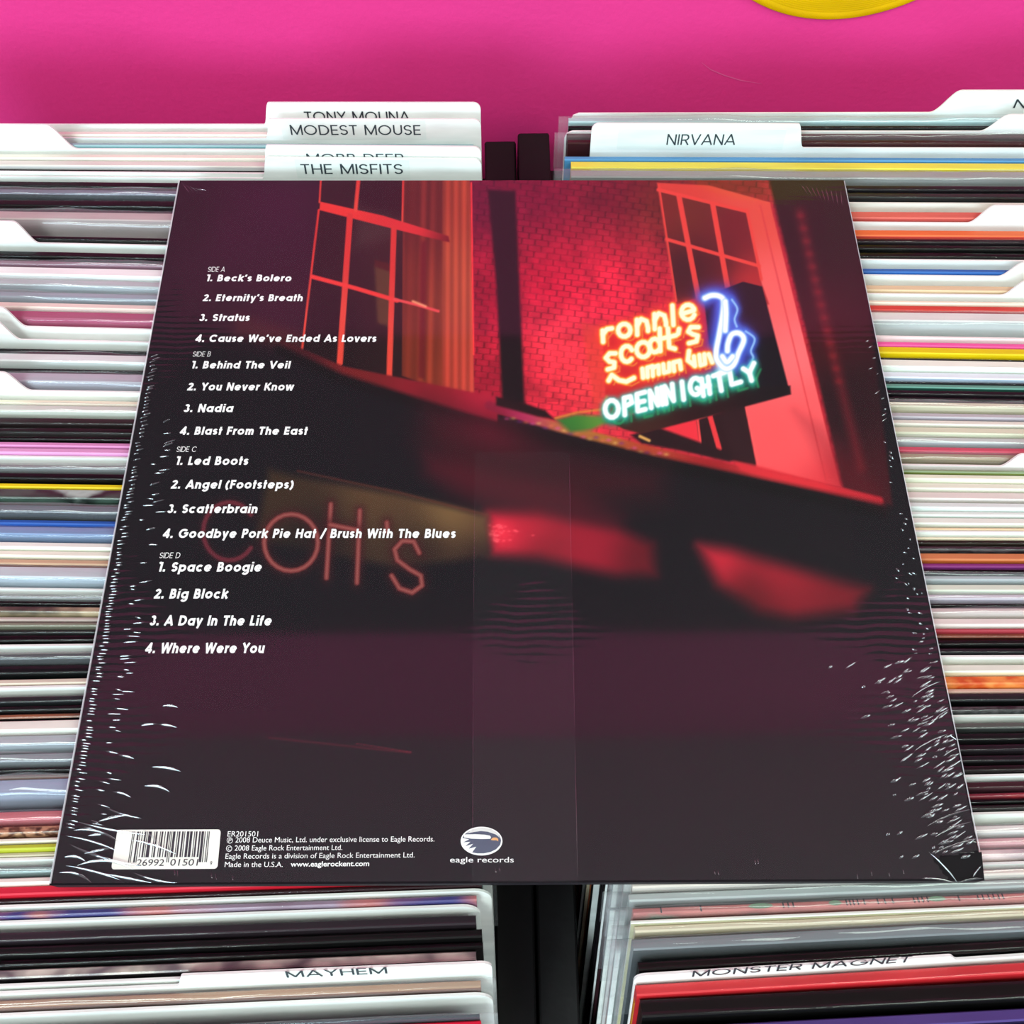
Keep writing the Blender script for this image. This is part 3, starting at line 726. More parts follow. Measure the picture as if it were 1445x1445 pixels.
        if ec == 'terrapic':
            pv = Acc(); pg = Acc()
            for bx_ in (931, 987, 1103, 1110, 1117, 1192, 1197, 1202, 1208, 1217, 1236, 1246, 1257, 1287, 1293, 1299, 1306, 1350, 1377, 1384, 1392, 1399, 1406, 1412):
                q = loc(bx_, y+interp(SL[col], y)*(bx_-XREF[col]), 0)[0]
                pv.add([(q, -t*.98, h+.0001), (q+.0005, -t*.98, h+.0001), (q+.0005, -t*.04, h+.0001), (q, -t*.04, h+.0001)], [(0, 1, 2, 3)])
            for bx_, wd_ in ((1072, .0042), (1177, .0022), (1320, .0030)):
                q = loc(bx_, y+interp(SL[col], y)*(bx_-XREF[col]), 0)[0]; e = arc(0, 0, 1, 1, 0, 345, 23)
                pg.add([(q+wd_*a_, -t/2+t*.42*b_, h+.00015) for a_, b_ in e], [tuple(range(24))])
            mesh_obj('printed_bars', pv.v, pv.f, mat((50, 44, 46), .5), root); mesh_obj('printed_ovals', pg.v, pg.f, mat((120, 150, 120), .5), root)
        if op.get('red'):
            sp = []
            box('spine_mark', x0-.0002, x0, -t*.72, -t*.28, h-.034, h-.008, mat((196, 130, 40), .5), root)
        if kind == 'p':
            big = op.get('big', 0)
            plx = op.get('plx', .003)
            sgn = 1 if col == 'L' else -1
            cap_mesh('plastic_sleeve', width+.004+plx, t, min(.0016+.0012*big, .0030), max(.0003, (gap-t)*.42), sgn*plx/2, (.02, .05), min(.0011+.0012*big, gap*.25), i*17+(5 if col == 'L' else 900), M_PLASTIC, root, h)
        elif kind == 's':
            cap_mesh('shrink_wrap', width+.0008, t, .0006, .0002, 0, (.01, .04), .00025, i*31+(3 if col == 'L' else 700), M_SHRINK, root, h)
build_column('L', LEFT)
build_column('R', RIGHT)

# ------------------------------------------------------------------ the album lying on top
album = bpy.data.objects.new('record_album', None); link(album); album.location = (0, 0, ZB-.0065)
tag(album, 'shrink-wrapped album lying back side up across both bins, red neon photo and song list', 'album')
AZ = .0065                      # print plane in album space
def sl(px, py):                 # pixel -> album plane
    p = bp(px, py, 0.0); return np.array([p[0], p[1]])
box('sleeve_board', -S/2, S/2, -S/2, S/2, 0, AZ-.0001, mat((34, 28, 34), .5), album, bev=.0006)

# --- the printed photograph, painted on a fine grid of coloured points
NG = 760
gx = np.linspace(-S/2, S/2, NG)
GX, GY = np.meshgrid(gx, gx)
_q = np.stack([GX, GY, np.ones_like(GX)], -1) @ HOM.T
PX = _q[..., 0]/_q[..., 2]; PY = _q[..., 1]/_q[..., 2]
IMG = np.zeros((NG, NG, 3)); IMG[:] = (17, 13, 18)
def _box(pts, pad):
    xs = [p[0] for p in pts]; ys = [p[1] for p in pts]
    return (PX > min(xs)-pad) & (PX < max(xs)+pad) & (PY > min(ys)-pad) & (PY < max(ys)+pad)
def seg_dist(x, y, pts, closed):
    d = np.full(x.shape, 1e9); n = len(pts)
    for i in range(n if closed else n-1):
        (ax, ay), (bx, by) = pts[i], pts[(i+1) % n]
        dx, dy = bx-ax, by-ay; L = dx*dx+dy*dy+1e-9
        u = np.clip(((x-ax)*dx+(y-ay)*dy)/L, 0, 1)
        d = np.minimum(d, np.hypot(x-ax-u*dx, y-ay-u*dy))
    return d
def mixin(sel, m, col):
    c = np.array(col, float) if not callable(col) else col(PX[sel], PY[sel])
    IMG[sel] = IMG[sel]*(1-m[:, None])+c*m[:, None]
def poly(pts, col, soft=1.0, alpha=1.0):
    sel = _box(pts, soft*1.5+1); x = PX[sel]; y = PY[sel]
    ins = np.zeros(x.shape, bool); n = len(pts)
    for i in range(n):
        (ax, ay), (bx, by) = pts[i], pts[(i+1) % n]
        if ay == by: continue
        ins ^= ((ay > y) != (by > y)) & (x < (bx-ax)*(y-ay)/(by-ay)+ax)
    d = seg_dist(x, y, pts, True)*np.where(ins, 1, -1)
    u = np.clip(.5+d/(2*soft), 0, 1); mixin(sel, u*u*(3-2*u)*alpha, col)
def line(pts, w, col, soft=1.0, alpha=1.0, closed=False):
    sel = _box(pts, w+soft*2+2); d = seg_dist(PX[sel], PY[sel], pts, closed)
    u = np.clip(.5+(w/2-d)/(2*soft), 0, 1); mixin(sel, u*u*(3-2*u)*alpha, col)
def glow(pts, r, col, alpha=1.0, closed=False):
    sel = _box(pts, r*2.6); d = seg_dist(PX[sel], PY[sel], pts, closed)
    mixin(sel, np.exp(-(d/r)**2)*alpha, col)
def blob(cx, cy, rx, ry, col, alpha=1.0, ang=0):
    c, s = math.cos(ang), math.sin(ang)
    u = ((PX-cx)*c+(PY-cy)*s)/rx; v = (-(PX-cx)*s+(PY-cy)*c)/ry
    m = np.exp(-(u*u+v*v)); sel = m > .004; mixin(sel, m[sel]*alpha, col)
def ell(cx, cy, rx, ry, a0=0, a1=360, n=24):
    return [(cx+rx*math.cos(math.radians(a0+(a1-a0)*i/n)), cy+ry*math.sin(math.radians(a0+(a1-a0)*i/n))) for i in range(n+1)]
_nr = np.random.RandomState(4)
def vnoise(x, y, s, seed=0):
    r = np.random.RandomState(seed).rand(64, 64)
    u = (x/s) % 63; v = (y/s) % 63; i = u.astype(int); j = v.astype(int); fu = u-i; fv = v-j
    fu = fu*fu*(3-2*fu); fv = fv*fv*(3-2*fv)
    return (r[j, i]*(1-fu)+r[j, i+1]*fu)*(1-fv)+(r[j+1, i]*(1-fu)+r[j+1, i+1]*fu)*fv
def grad(stops):                # colour field by inverse-distance of stops
    def fn(x, y):
        w = 0; c = 0
        for sx, sy, col in stops:
            k = 1/(((x-sx)**2+(y-sy)**2)+900)**1.3
            w = w+k; c = c+k[:, None]*np.array(col, float)
        return c/w[:, None]
    return fn
# upper left sky and dark wall
poly([(250, 250), (470, 250), (430, 500), (240, 480)], grad([(260, 300, (16, 12, 15)), (390, 290, (44, 14, 34)), (330, 330, (40, 14, 30)), (300, 450, (18, 12, 16)), (400, 440, (40, 14, 26))]), 20)
poly([(330, 440), (430, 470), (430, 500), (330, 470)], (70, 30, 26), 12, .6)
# brick wall behind the sign
def brick(x, y):
    base = grad([(680, 280, (100, 14, 44)), (760, 270, (118, 14, 44)), (850, 270, (110, 20, 36)), (930, 290, (100, 34, 24)), (690, 420, (160, 14, 40)), (780, 400, (200, 20, 50)),
                 (860, 400, (236, 36, 62)), (950, 440, (206, 34, 50)), (690, 540, (160, 20, 44)), (790, 480, (255, 60, 78)), (830, 540, (255, 64, 72)), (700, 600, (160, 22, 44)), (770, 590, (246, 46, 68))])(x, y)
    yy = y-.12*(x-700); xx = x+.1*y
    row = np.floor(yy/8.5); my = np.abs(yy/8.5-row-.5)*2; mx = np.abs(((xx/19+.5*(row % 2)) % 1)-.5)*2
    mortar = np.clip((np.maximum(my, mx*1.02)-.80)/.2, 0, 1)
    n = vnoise(x, y, 9, 1)*.5+vnoise(x, y, 26, 2)*.5
    k = (1-.26*mortar*(.5+vnoise(x, y, 17, 8)))*(.80+.36*n)
    return base*k[:, None]
poly([(662, 250), (1200, 250), (1250, 712), (1075, 676), (934, 640), (785, 604), (662, 575)], brick, 2)
# left window: glass, curtain, frame
poly([(452, 250), (632, 250), (628, 552), (425, 497)], grad([(470, 350, (30, 12, 16)), (530, 280, (28, 10, 16)), (540, 340, (52, 26, 24)), (540, 420, (40, 20, 18)), (470, 450, (24, 10, 14)), (560, 270, (40, 12, 18))]), 2)
poly([(500, 290), (566, 310), (566, 330), (500, 350)], (66, 50, 46), 14, .55)
poly([(528, 374), (551, 380), (551, 462), (532, 455)], (92, 58, 34), 4, .8)
poly([(528, 366), (551, 372), (551, 384), (528, 376)], (70, 24, 18), 2)
def curtain(x, y):
    k = .72+.34*(np.sin((x+.02*y)*.42)*.5+.5)*(.6+.4*np.sin(x*.17))
    b = grad([(575, 290, (110, 34, 30)), (615, 300, (130, 44, 34)), (580, 420, (140, 46, 30)), (615, 430, (170, 70, 44)), (590, 520, (140, 50, 30)), (620, 530, (176, 66, 40))])(x, y)
    return b*k[:, None]
poly([(568, 250), (630, 250), (628, 552), (567, 530)], curtain, 1.5)
poly([(593, 340), (601, 340), (599, 535), (590, 532)], (96, 20, 24), 3, .8)
def oframe(x, y):
    k = .85+.2*np.sin(x*.55)*.5
    b = grad([(632, 270, (150, 52, 36)), (655, 270, (216, 80, 52)), (632, 400, (176, 72, 44)), (655, 400, (224, 92, 62)), (640, 545, (196, 66, 44)), (664, 545, (226, 78, 66))])(x, y)
    return b*k[:, None]
poly([(624, 250), (662, 250), (669, 556), (624, 549)], oframe, 1.2)
line([(664, 258), (668, 500)], 2, (250, 60, 60), 1.2)
poly([(451, 284), (540, 304), (632, 333), (634, 342), (600, 334), (540, 319), (450, 296)], grad([(470, 290, (222, 52, 44)), (590, 322, (228, 50, 52)), (632, 340, (90, 20, 22))]), 1)
for a, b, w in (((452, 252), (450, 285), 2.5), ((449, 296), (425, 500), 3), ((505, 252), (501, 296), 5.5), ((493, 304), (479, 512), 8.5), ((568, 252), (567, 312), 2.5), ((555, 322), (549, 530), 8)):
    line([a, b], w, grad([(a[0], a[1], (206, 50, 44)), (b[0], b[1], (220, 70, 54))]), 1)
line([(440, 390), (500, 406), (560, 424)], 6, (226, 56, 50), 1); line([(556, 422), (588, 430), (618, 439)], 4, (220, 70, 70), 1)
line([(582, 425), (600, 432)], 3, (240, 150, 110), 2)
poly([(394, 478), (484, 516), (669, 554), (702, 560), (702, 598), (600, 568), (480, 530), (394, 492)], grad([(420, 495, (60, 16, 22)), (500, 525, (110, 26, 26)), (600, 556, (130, 22, 34)), (690, 580, (176, 26, 52))]), 2.5)
line([(394, 494), (480, 534), (600, 572), (702, 604), (790, 622)], 14, (14, 8, 11), 6)
# dark drainpipe between the windows
poly([(688, 268), (726, 270), (732, 400), (740, 570), (709, 572), (700, 400)], (24, 10, 15), 4)
# second window
poly([(926, 258), (1000, 262), (1086, 286), (1187, 688), (1066, 660), (988, 640), (953, 430)], grad([(960, 275, (206, 60, 48)), (1070, 300, (216, 74, 60)), (1090, 420, (236, 96, 92)), (1120, 500, (250, 112, 114)), (1150, 600, (246, 92, 94)), (1100, 620, (246, 84, 86)), (1180, 680, (214, 52, 60))]), 1.5)
poly([(929, 270), (1052, 300), (1074, 400), (1085, 430), (954, 430), (940, 340)], grad([(945, 300, (120, 34, 26)), (975, 300, (96, 40, 22)), (1030, 320, (112, 24, 30)), (970, 380, (40, 18, 16)), (1010, 380, (56, 16, 16)), (1050, 400, (206, 48, 46))]), 1.5)
for a, b, w in (((929, 262), (954, 425), 2.5), ((957, 276), (985, 420), 7.5), ((1005, 289), (1026, 405), 7.5), ((1053, 296), (1074, 395), 4), ((928, 268), (1054, 299), 5), ((940, 338), (1071, 376), 5)):
    line([a, b], w, (222, 64, 54), 1)
line([(1088, 290), (1186, 684)], 2, (180, 36, 46), 1.2)
line([(1072, 290), (1166, 680)], 2, (200, 48, 54), 1.5, .6)
poly([(1083, 250), (1205, 250), (1260, 715), (1190, 690), (1150, 520)], grad([(1130, 300, (32, 10, 12)), (1190, 300, (26, 18, 12)), (1150, 480, (60, 12, 18)), (1200, 560, (36, 12, 18)), (1230, 690, (60, 12, 20))]), 4)
line([(1128, 300), (1150, 400), (1190, 560), (1215, 660)], 12, (120, 24, 34), 9, .55)
for k in range(14):
    blob(1129+k*4.2, 305+k*18, 6, 4, (150, 34, 40), .45)
# beneath the sign
poly([(925, 612), (1050, 572), (1067, 660), (990, 640)], (40, 14, 18), 2)
poly([(922, 610), (982, 590), (988, 630)], (230, 48, 60), 1.5)
line([(984, 590), (989, 630)], 3, (240, 70, 70), 1); line([(1001, 585), (1015, 634)], 7, (228, 56, 60), 1)
poly([(1018, 584), (1050, 572), (1067, 656), (1031, 642)], (44, 18, 22), 1.5)
poly([(890, 614), (930, 604), (1030, 640), (1030, 652), (960, 636), (905, 626)], (36, 14, 18), 3)
line([(903, 616), (916, 622)], 4, (226, 170, 90), 2)
line([(1052, 574), (1072, 660)], 2, (246, 90, 90), 1)
# ledge
line([(690, 572), (790, 604), (930, 640), (1060, 668), (1240, 708)], 13, grad([(700, 578, (130, 18, 44)), (740, 596, (200, 40, 110)), (790, 606, (190, 120, 60)), (850, 620, (176, 120, 40)), (900, 632, (180, 60, 36)), (1000, 652, (150, 26, 32)), (1100, 676, (216, 50, 56)), (1200, 700, (190, 30, 44))]), 3)
for k in range(26):
    x = 715+k*9; blob(x, 588+(x-715)*.25+_nr.uniform(-3, 3), 4, 2.5, [(236, 90, 170), (240, 200, 110), (120, 50, 140), (240, 120, 80)][k % 4], .55)
poly([(1035, 650), (1060, 655), (1230, 700), (1250, 716), (1140, 690), (1045, 664)], (214, 44, 52), 3, .8)
line([(660, 598), (785, 622), (934, 656), (1075, 686), (1245, 722)], 18, (10, 7, 9), 7)
poly([(700, 560), (742, 570), (770, 580), (782, 592), (760, 588), (700, 572)], (34, 12, 16), 3)
# sign box
poly([(992, 420), (1048, 398), (1075, 405), (1115, 556), (1075, 566), (1005, 540)], (17, 12, 20), 1.5)
poly([(862, 596), (1004, 548), (1115, 545), (1116, 557), (1000, 588), (905, 612), (880, 606)], grad([(900, 600, (60, 30, 22)), (1000, 572, (40, 14, 16)), (1090, 556, (20, 12, 16))]), 2)
poly([(849, 462), (992, 418), (1008, 545), (868, 592), (855, 590)], grad([(870, 480, (206, 30, 40)), (960, 440, (190, 20, 50)), (900, 560, (190, 36, 34)), (990, 520, (150, 20, 70))]), 2, .9)
poly([(820, 455), (848, 462), (856, 590), (838, 580)], (214, 60, 50), 5, .7)
poly([(784, 592), (813, 585), (847, 587), (862, 594), (834, 607), (805, 610)], grad([(800, 600, (44, 110, 44)), (850, 592, (96, 140, 50))]), 5)
line([(784, 590), (815, 582), (850, 578), (856, 560)], 3, (220, 150, 50), 2.5, .7)
def cp(pts): return [(760+.263*x, 380+.263*y) for x, y in pts]
def smooth(p, n=5):
    o = []
    for i in range(len(p)-1):
        a, b, c, d = p[max(0, i-1)], p[i], p[i+1], p[min(len(p)-1, i+2)]
        for k in range(n):
            t = k/n; o.append(tuple(.5*(2*b[m]+(c[m]-a[m])*t+(2*a[m]-5*b[m]+4*c[m]-d[m])*t*t+(3*b[m]-a[m]-3*c[m]+d[m])*t**3) for m in (0, 1)))
    return o+[p[-1]]
SAX = [smooth(cp([(890, 156), (925, 142), (965, 145), (990, 170), (985, 250), (968, 350), (952, 440), (958, 490), (1000, 535), (1045, 515), (1072, 450), (1100, 380), (1075, 345), (1035, 352), (1015, 400), (1012, 440)])),
       smooth(cp([(1000, 175), (1004, 240), (1000, 330)])), smooth(cp([(985, 470), (1010, 500), (1040, 470)]))]
SAX2 = [smooth(cp([(1035, 165), (1065, 215), (1050, 270), (1062, 310)])), smooth(cp([(1110, 335), (1158, 375), (1138, 440), (1150, 480), (1110, 540)]))]
for p in SAX: glow(p, 16, (60, 60, 190), .9); glow(p, 9, (90, 150, 235), .9)
for p in SAX2: glow(p, 6, (70, 110, 220), .8); line(p, 2.5, (170, 220, 250), 1.5, .8)
# neon lettering strokes (crop coordinates)
def O(cx, cy, rx, ry): return ell(cx, cy, rx, ry, 0, 360, 14)
def nn(x, y, w, h, k=-.22):
    return [[(x, y), (x-2, y-h)], [(x, y-h*.6), (x+w*.35, y-h*1.05), (x+w*.85, y-h*.9), (x+w, y-h*.45), (x+w, y-h*.1+k*w)]]
YEL = [[(345, 390), (342, 330)], [(344, 350), (365, 322), (392, 318)], O(458, 328, 33, 34)]
YEL += nn(528, 352, 58, 80)+nn(622, 322, 60, 80)+[[(722, 300), (716, 196)], ell(800, 232, 36, 40, 20, 330, 12), [(768, 240), (832, 222)]]
YEL += [[(412, 452), (380, 452), (360, 476), (380, 496), (405, 500), (404, 528), (370, 538)], ell(472, 455, 32, 42, 40, 330, 12), O(560, 432, 36, 40), ell(622, 410, 28, 36, 40, 330, 10),
        [(648, 320), (652, 440)], [(692, 318), (700, 420), (730, 428)], [(664, 372), (735, 356)], [(752, 322), (748, 346)], [(856, 312), (815, 312), (802, 336), (826, 350), (852, 358), (846, 388), (806, 398)]]
YEL3 = [[(375, 598), (392, 568), (430, 596), (470, 604), (510, 584)], [(556, 536), (560, 582)], [(584, 578), (582, 530), (610, 522), (612, 572)], [(612, 530), (642, 518), (644, 562)], [(668, 512), (672, 556), (700, 548), (700, 506)], [(726, 546), (722, 502), (756, 494), (762, 536)],
        [(806, 440), (800, 490), (830, 512)], [(832, 470), (838, 520)], [(862, 462), (868, 516), (892, 508), (888, 458)], [(912, 458), (930, 500)]]
GRN = [O(392, 750, 36, 46), [(462, 782), (458, 692), (492, 684), (500, 716), (464, 736)], [(572, 752), (532, 762), (526, 672), (570, 660)], [(530, 716), (566, 708)], [(604, 744), (596, 654), (640, 730), (634, 642)], [(664, 726), (658, 636)],
       [(684, 722), (676, 630), (724, 706), (716, 618)], [(778, 700), (768, 606)], ell(842, 630, 30, 44, -50, -330, 14)+[(850, 640)], [(884, 680), (874, 590)], [(918, 668), (908, 580)], [(880, 632), (914, 624)], [(936, 574), (1000, 552)], [(966, 566), (980, 652)],
       [(1024, 548), (1036, 620), (1084, 606)], [(1098, 536), (1130, 556), (1154, 506)], [(1130, 556), (1142, 598)]]
for p in YEL+YEL3: glow(cp(p), 9, (244, 70, 44), .7)
for p in YEL+YEL3:
    q = [(x+28, y+22) for x, y in p]; line(cp(q), 2.4, (232, 130, 50), 1.4, .8)
for p in GRN: glow(cp([(x+6, y+22) for x, y in p]), 7, (20, 120, 90), .9)
for p in GRN: line(cp([(x+36, y+34) for x, y in p]), 3, (40, 150, 90), 2, .8)
for p in GRN: glow(cp(p), 6, (70, 200, 190), .9)
for p in YEL+YEL3: line(cp(p), 9.5, (252, 186, 60), 2.2)
for p in YEL+YEL3: line(cp(p), 6.4, (255, 248, 212), 1.5)
for p in GRN: line(cp(p), 7.2, (246, 255, 250), 1.7)
blob(1020, 520, 9, 13, (250, 255, 255), .9)
for p in SAX: line(p, 9, (170, 210, 250), 2.2); line(p, 6, (250, 253, 255), 1.5)
# lower front: glow patches, unlit sign letters
poly([(600, 570), (800, 630), (934, 665), (930, 700), (760, 730), (640, 690), (590, 620)], (58, 14, 22), 40, .8)
blob(690, 610, 60, 26, (96, 14, 34), .6, .3)
poly([(690, 722), (760, 722), (870, 744), (922, 768), (926, 812), (870, 812), (760, 788), (694, 782)], grad([(700, 748, (216, 30, 56)), (740, 750, (190, 28, 50)), (830, 770, (150, 22, 42)), (910, 790, (90, 16, 26)), (760, 785, (110, 18, 30))]), 16)
blob(706, 752, 22, 16, (240, 44, 66), .8, .3)
for k in range(40): blob(690+_nr.exponential(16), 738+_nr.rand()*28, 2.2, 1.4, (255, 90, 100), .6)
poly([(600, 640), (800, 690), (880, 730), (860, 744), (690, 716), (600, 670)], (84, 16, 30), 22, .6)
poly([(986, 770), (1030, 776), (1226, 832), (1205, 862), (1120, 872), (1070, 864), (1014, 826)], grad([(1010, 782, (196, 34, 52)), (1100, 808, (150, 26, 40)), (1200, 842, (110, 20, 30)), (1060, 850, (80, 16, 22))]), 18)
poly([(1120, 580), (1160, 600), (1240, 690), (1250, 720), (1180, 690)], (110, 16, 28), 16, .3)
poly([(380, 662), (420, 672), (560, 696), (688, 727), (692, 786), (560, 800), (360, 760)], grad([(400, 680, (54, 38, 24)), (520, 700, (84, 60, 38)), (640, 722, (128, 98, 58)), (684, 735, (100, 70, 44)), (600, 780, (40, 26, 22)), (450, 760, (26, 18, 18)), (680, 790, (30, 18, 18))]), 10)
line([(420, 664), (560, 694), (688, 727)], 3, (110, 50, 36), 2, .5)
TUBE = [ell(324, 749, 37, 41, 35, 325, 20), ell(411, 765, 38, 40), [(467, 711), (461, 815)], [(508, 720), (504, 822)], [(546, 737), (547, 750)], [(466, 740), (506, 748)],
        [(592, 780), (584, 764), (568, 763), (557, 775), (561, 790), (578, 803), (594, 812), (596, 826), (582, 836), (564, 830), (553, 812)]]
for p in TUBE[1:]: glow(p, 9, (60, 18, 22), .7); line(p, 7, (120, 52, 50), 1.6); line(p, 2.6, (150, 84, 78), 1.2, .8)
glow(TUBE[0], 8, (50, 16, 22), .6); line(TUBE[0], 6, (96, 34, 44), 2)
line([(380, 1040), (470, 1050), (580, 1062)], 2.5, (120, 20, 36), 2, .5)
for k in range(16): blob(505+k*5, 1049+k*.8, 2, 1, (190, 40, 60), .5)
IMG = np.clip(IMG, 0, 255)*(.992+.016*_nr.rand(NG, NG, 1))
C = np.clip(IMG, 0, 255)/255; C = np.where(C <= .04045, C/12.92, ((C+.055)/1.055)**2.4)
P = np.stack([GX, GY, np.full_like(GX, AZ)], -1)
pr = grid_obj('printed_cover', P, None, album, smooth=False)
at = pr.data.color_attributes.new('ink', 'FLOAT_COLOR', 'POINT')
at.data.foreach_set('color', np.concatenate([C, np.ones((NG, NG, 1))], -1).reshape(-1).astype(np.float32))
mp = bpy.data.materials.new('printed_ink'); mp.use_nodes = True
_b = mp.node_tree.nodes['Principled BSDF']; _a = mp.node_tree.nodes.new('ShaderNodeVertexColor'); _a.layer_name = 'ink'
mp.node_tree.links.new(_a.outputs[0], _b.inputs['Base Color']); _b.inputs['Roughness'].default_value = .5; _b.inputs['Specular IOR Level'].default_value = .1
pr.data.materials[0] = mp

# --- printed words
M_INKW = mat((250, 250, 247), .5, .1)
def place_text(acc, s, x0, x1, yb, yt=None, bold=0.0, shear=0.0, z=.0002, yb1=None, spacing=1.0, stroke=False):
    v, f = stroke_geo(s, bold, shear) if stroke else text_geo(s, bold, shear, spacing)
    a = sl(x0, yb); b = sl(x1, yb if yb1 is None else yb1)
    mn, mx = v.min(0), v.max(0)
    L = np.linalg.norm(b-a); u = (b-a)/L; n = np.array([-u[1], u[0]])
    sx = L/(mx[0]-mn[0])
    cap = 1.0 if stroke else .70+bold*2
    sy = sx if yt is None else np.dot(sl(x0, yt)-a, n)/cap
    o = [(a[0]+u[0]*(q[0]-mn[0])*sx+n[0]*q[1]*sy, a[1]+u[1]*(q[0]-mn[0])*sx+n[1]*q[1]*sy, AZ+z+q[2]) for q in v]
    acc.add(o, f)
SONGS = [
 ('SIDE A', 293, 317, 384, 377, [("1. Beck\u2019s Bolero", 291, 411, 397.5), ("2. Eternity\u2019s Breath", 286, 427, 425.5), ("3. Stratus", 281, 352, 453.5), ("4. Cause We\u2019ve Ended As Lovers", 275, 531, 483)]),
 ('SIDE B', 272, 297, 503.5, 496.5, [("1. Behind The Veil", 270, 410, 520.5), ("2. You Never Know", 264, 415, 551.5), ("3. Nadia", 259, 329, 582), ("4. Blast From The East", 253, 434, 614)]),
 ('SIDE C', 249, 277, 638, 630.5, [("1. Led Boots", 248, 350, 656.5), ("2. Angel (Footsteps)", 241, 414, 690), ("3. Scatterbrain", 236, 363, 724.5), ("4. Goodbye Pork Pie Hat / Brush With The Blues", 229, 643, 759.5)]),
 ('SIDE D', 225, 254, 788, 780, [("1. Space Boogie", 223, 369, 807), ("2. Big Block", 217, 322, 845), ("3. A Day In The Life", 211, 383, 883), ("4. Where Were You", 204, 373, 922)]),
]
for side, x0, x1, yb, yt, rows in SONGS:
    ac = Acc(); place_text(ac, side, x0, x1, yb, yt, .11, .12, stroke=True)
    for s, a0, a1, y in rows:
        ch = 9.5+(y-397)*.0098
        place_text(ac, s, a0, a1, y, y-ch, .225, .10, stroke=True)
    mesh_obj('song_list', ac.v, ac.f, M_INKW, album)
ac = Acc()
place_text(ac, 'ER201501', 321, 364, 1180.5, 1173)
place_text(ac, '2008 Deuce Music, Ltd. under exclusive license to Eagle Records.', 332, 613, 1189, 1181.5, yb1=1187.5)
place_text(ac, '2008 Eagle Rock Entertainment Ltd.', 331, 483, 1200.5, 1193, yb1=1199.5)
place_text(ac, 'Eagle Records is a division of Eagle Rock Entertainment Ltd.', 318, 585, 1212, 1204.5, yb1=1210)
place_text(ac, 'Made in the U.S.A.', 317, 399, 1223.5, 1216)
place_text(ac, 'www.eaglerockent.com', 410, 521, 1223, 1215.5, .02, yb1=1222)
for ch, cx, cy in (('P', 324.5, 1186), ('C', 323.5, 1197.5)):
    place_text(ac, ch, cx-2, cx+2, cy+2.6, cy-2.6)
    e = ell(cx, cy, 4.2, 4.4, 0, 360, 20); e2 = ell(cx, cy, 3.5, 3.7, 0, 360, 20)
    v = [(*sl(*p), AZ+.0002) for p in e]+[(*sl(*p), AZ+.0002) for p in e2]; n = len(e)
    ac.add(v, [(i, i+1, n+i+1, n+i) for i in range(n-1)])
mesh_obj('credits_text', ac.v, ac.f, M_INKW, album)

def flat_poly(name, pts, m, z, parent, thick=.00004):
    v = [(*sl(*p), AZ+z) for p in pts]; n = len(v)
    return mesh_obj(name, v, [tuple(range(n))], m, parent)
# maker's oval badge with the bird head
bd = flat_poly('logo_badge', ell(679.5, 1187, 29.5, 20.3, 0, 358, 48)[:-1], M_INKW, .00015, album)
tag(bd, 'white rimmed oval badge with a bird head')
def lg(p): return (640+p[0]*100/1445, 1150+p[1]*80/1156)
flat_poly('badge_field', [lg(p) for p in [(180, 470), (230, 395), (330, 330), (460, 290), (600, 275), (740, 295), (860, 350), (940, 430), (970, 520), (950, 610), (870, 700), (760, 755), (620, 785), (480, 785), (380, 765), (465, 650), (310, 690), (400, 590), (240, 640), (345, 550), (200, 560), (320, 500)]], mat((84, 90, 110), .5, .1), .00022, bd)
flat_poly('badge_sheen', [lg(p) for p in [(270, 380), (380, 300), (580, 265), (760, 290), (900, 380), (950, 470), (860, 400), (700, 345), (560, 330), (420, 350)]], mat((226, 226, 222), .5, .1), .00026, bd)
flat_poly('bird_head', [lg(p) for p in [(215, 400), (450, 395), (640, 405), (745, 425), (765, 460), (750, 490), (560, 494), (360, 486), (215, 462)]], mat((248, 248, 244), .5, .1), .0003, bd)
flat_poly('bird_beak', [lg(p) for p in [(765, 500), (800, 465), (870, 462), (910, 490), (912, 545), (880, 520), (820, 520), (765, 515)]], mat((236, 176, 116), .5, .1), .0003, bd)
ac = Acc(); place_text(ac, 'eagle records', 635, 725, 1217, 1209.2, .004); mesh_obj('logo_wordmark', ac.v, ac.f, M_INKW, album)
# barcode
corn = [(157, 1227), (307, 1226), (312, 1170.5), (166, 1171)]
def bq(u, v):                    # label space: u across, v up
    a = (corn[0][0]+(corn[1][0]-corn[0][0])*u, corn[0][1]+(corn[1][1]-corn[0][1])*u)
    b = (corn[3][0]+(corn[2][0]-corn[3][0])*u, corn[3][1]+(corn[2][1]-corn[3][1])*u)
    return (a[0]+(b[0]-a[0])*v, a[1]+(b[1]-a[1])*v)
rp = []
for (cu, cv, a0) in ((.97, .91, 0), (.03, .91, 90), (.03, .09, 180), (.97, .09, 270)):
    for k in range(6):
        an = math.radians(a0+90*k/5); rp.append(bq(cu+.03*math.cos(an), cv+.09*math.sin(an)))
lab = flat_poly('barcode_label', rp, mat((244, 243, 234), .5, .2), .00018, album); tag(lab, 'cream rounded barcode label')
ac = Acc()
LC = {'0': '0001101', '1': '0011001', '2': '0010011', '6': '0101111', '9': '0001011', '5': '0110001'}
code = '026992'; code2 = '015019'
bits = '101'+''.join(LC[c] for c in code)+'01010'+''.join(''.join('1' if b == '0' else '0' for b in LC[c]) for c in code2)+'101'
i = 0
while i < len(bits):
    if bits[i] == '1':
        j = i
        while j < len(bits) and bits[j] == '1': j += 1
        tall = i < 10 or i >= 85 or 45 <= i < 50
        u0, u1 = .150+.745*i/95, .150+.745*j/95; v0 = .17 if tall else .30
        ac.add([(*sl(*bq(u, v)), AZ+.00026) for u, v in ((u0, v0), (u1, v0), (u1, .95), (u0, .95))], [(0, 1, 2, 3)]); i = j
    else: i += 1
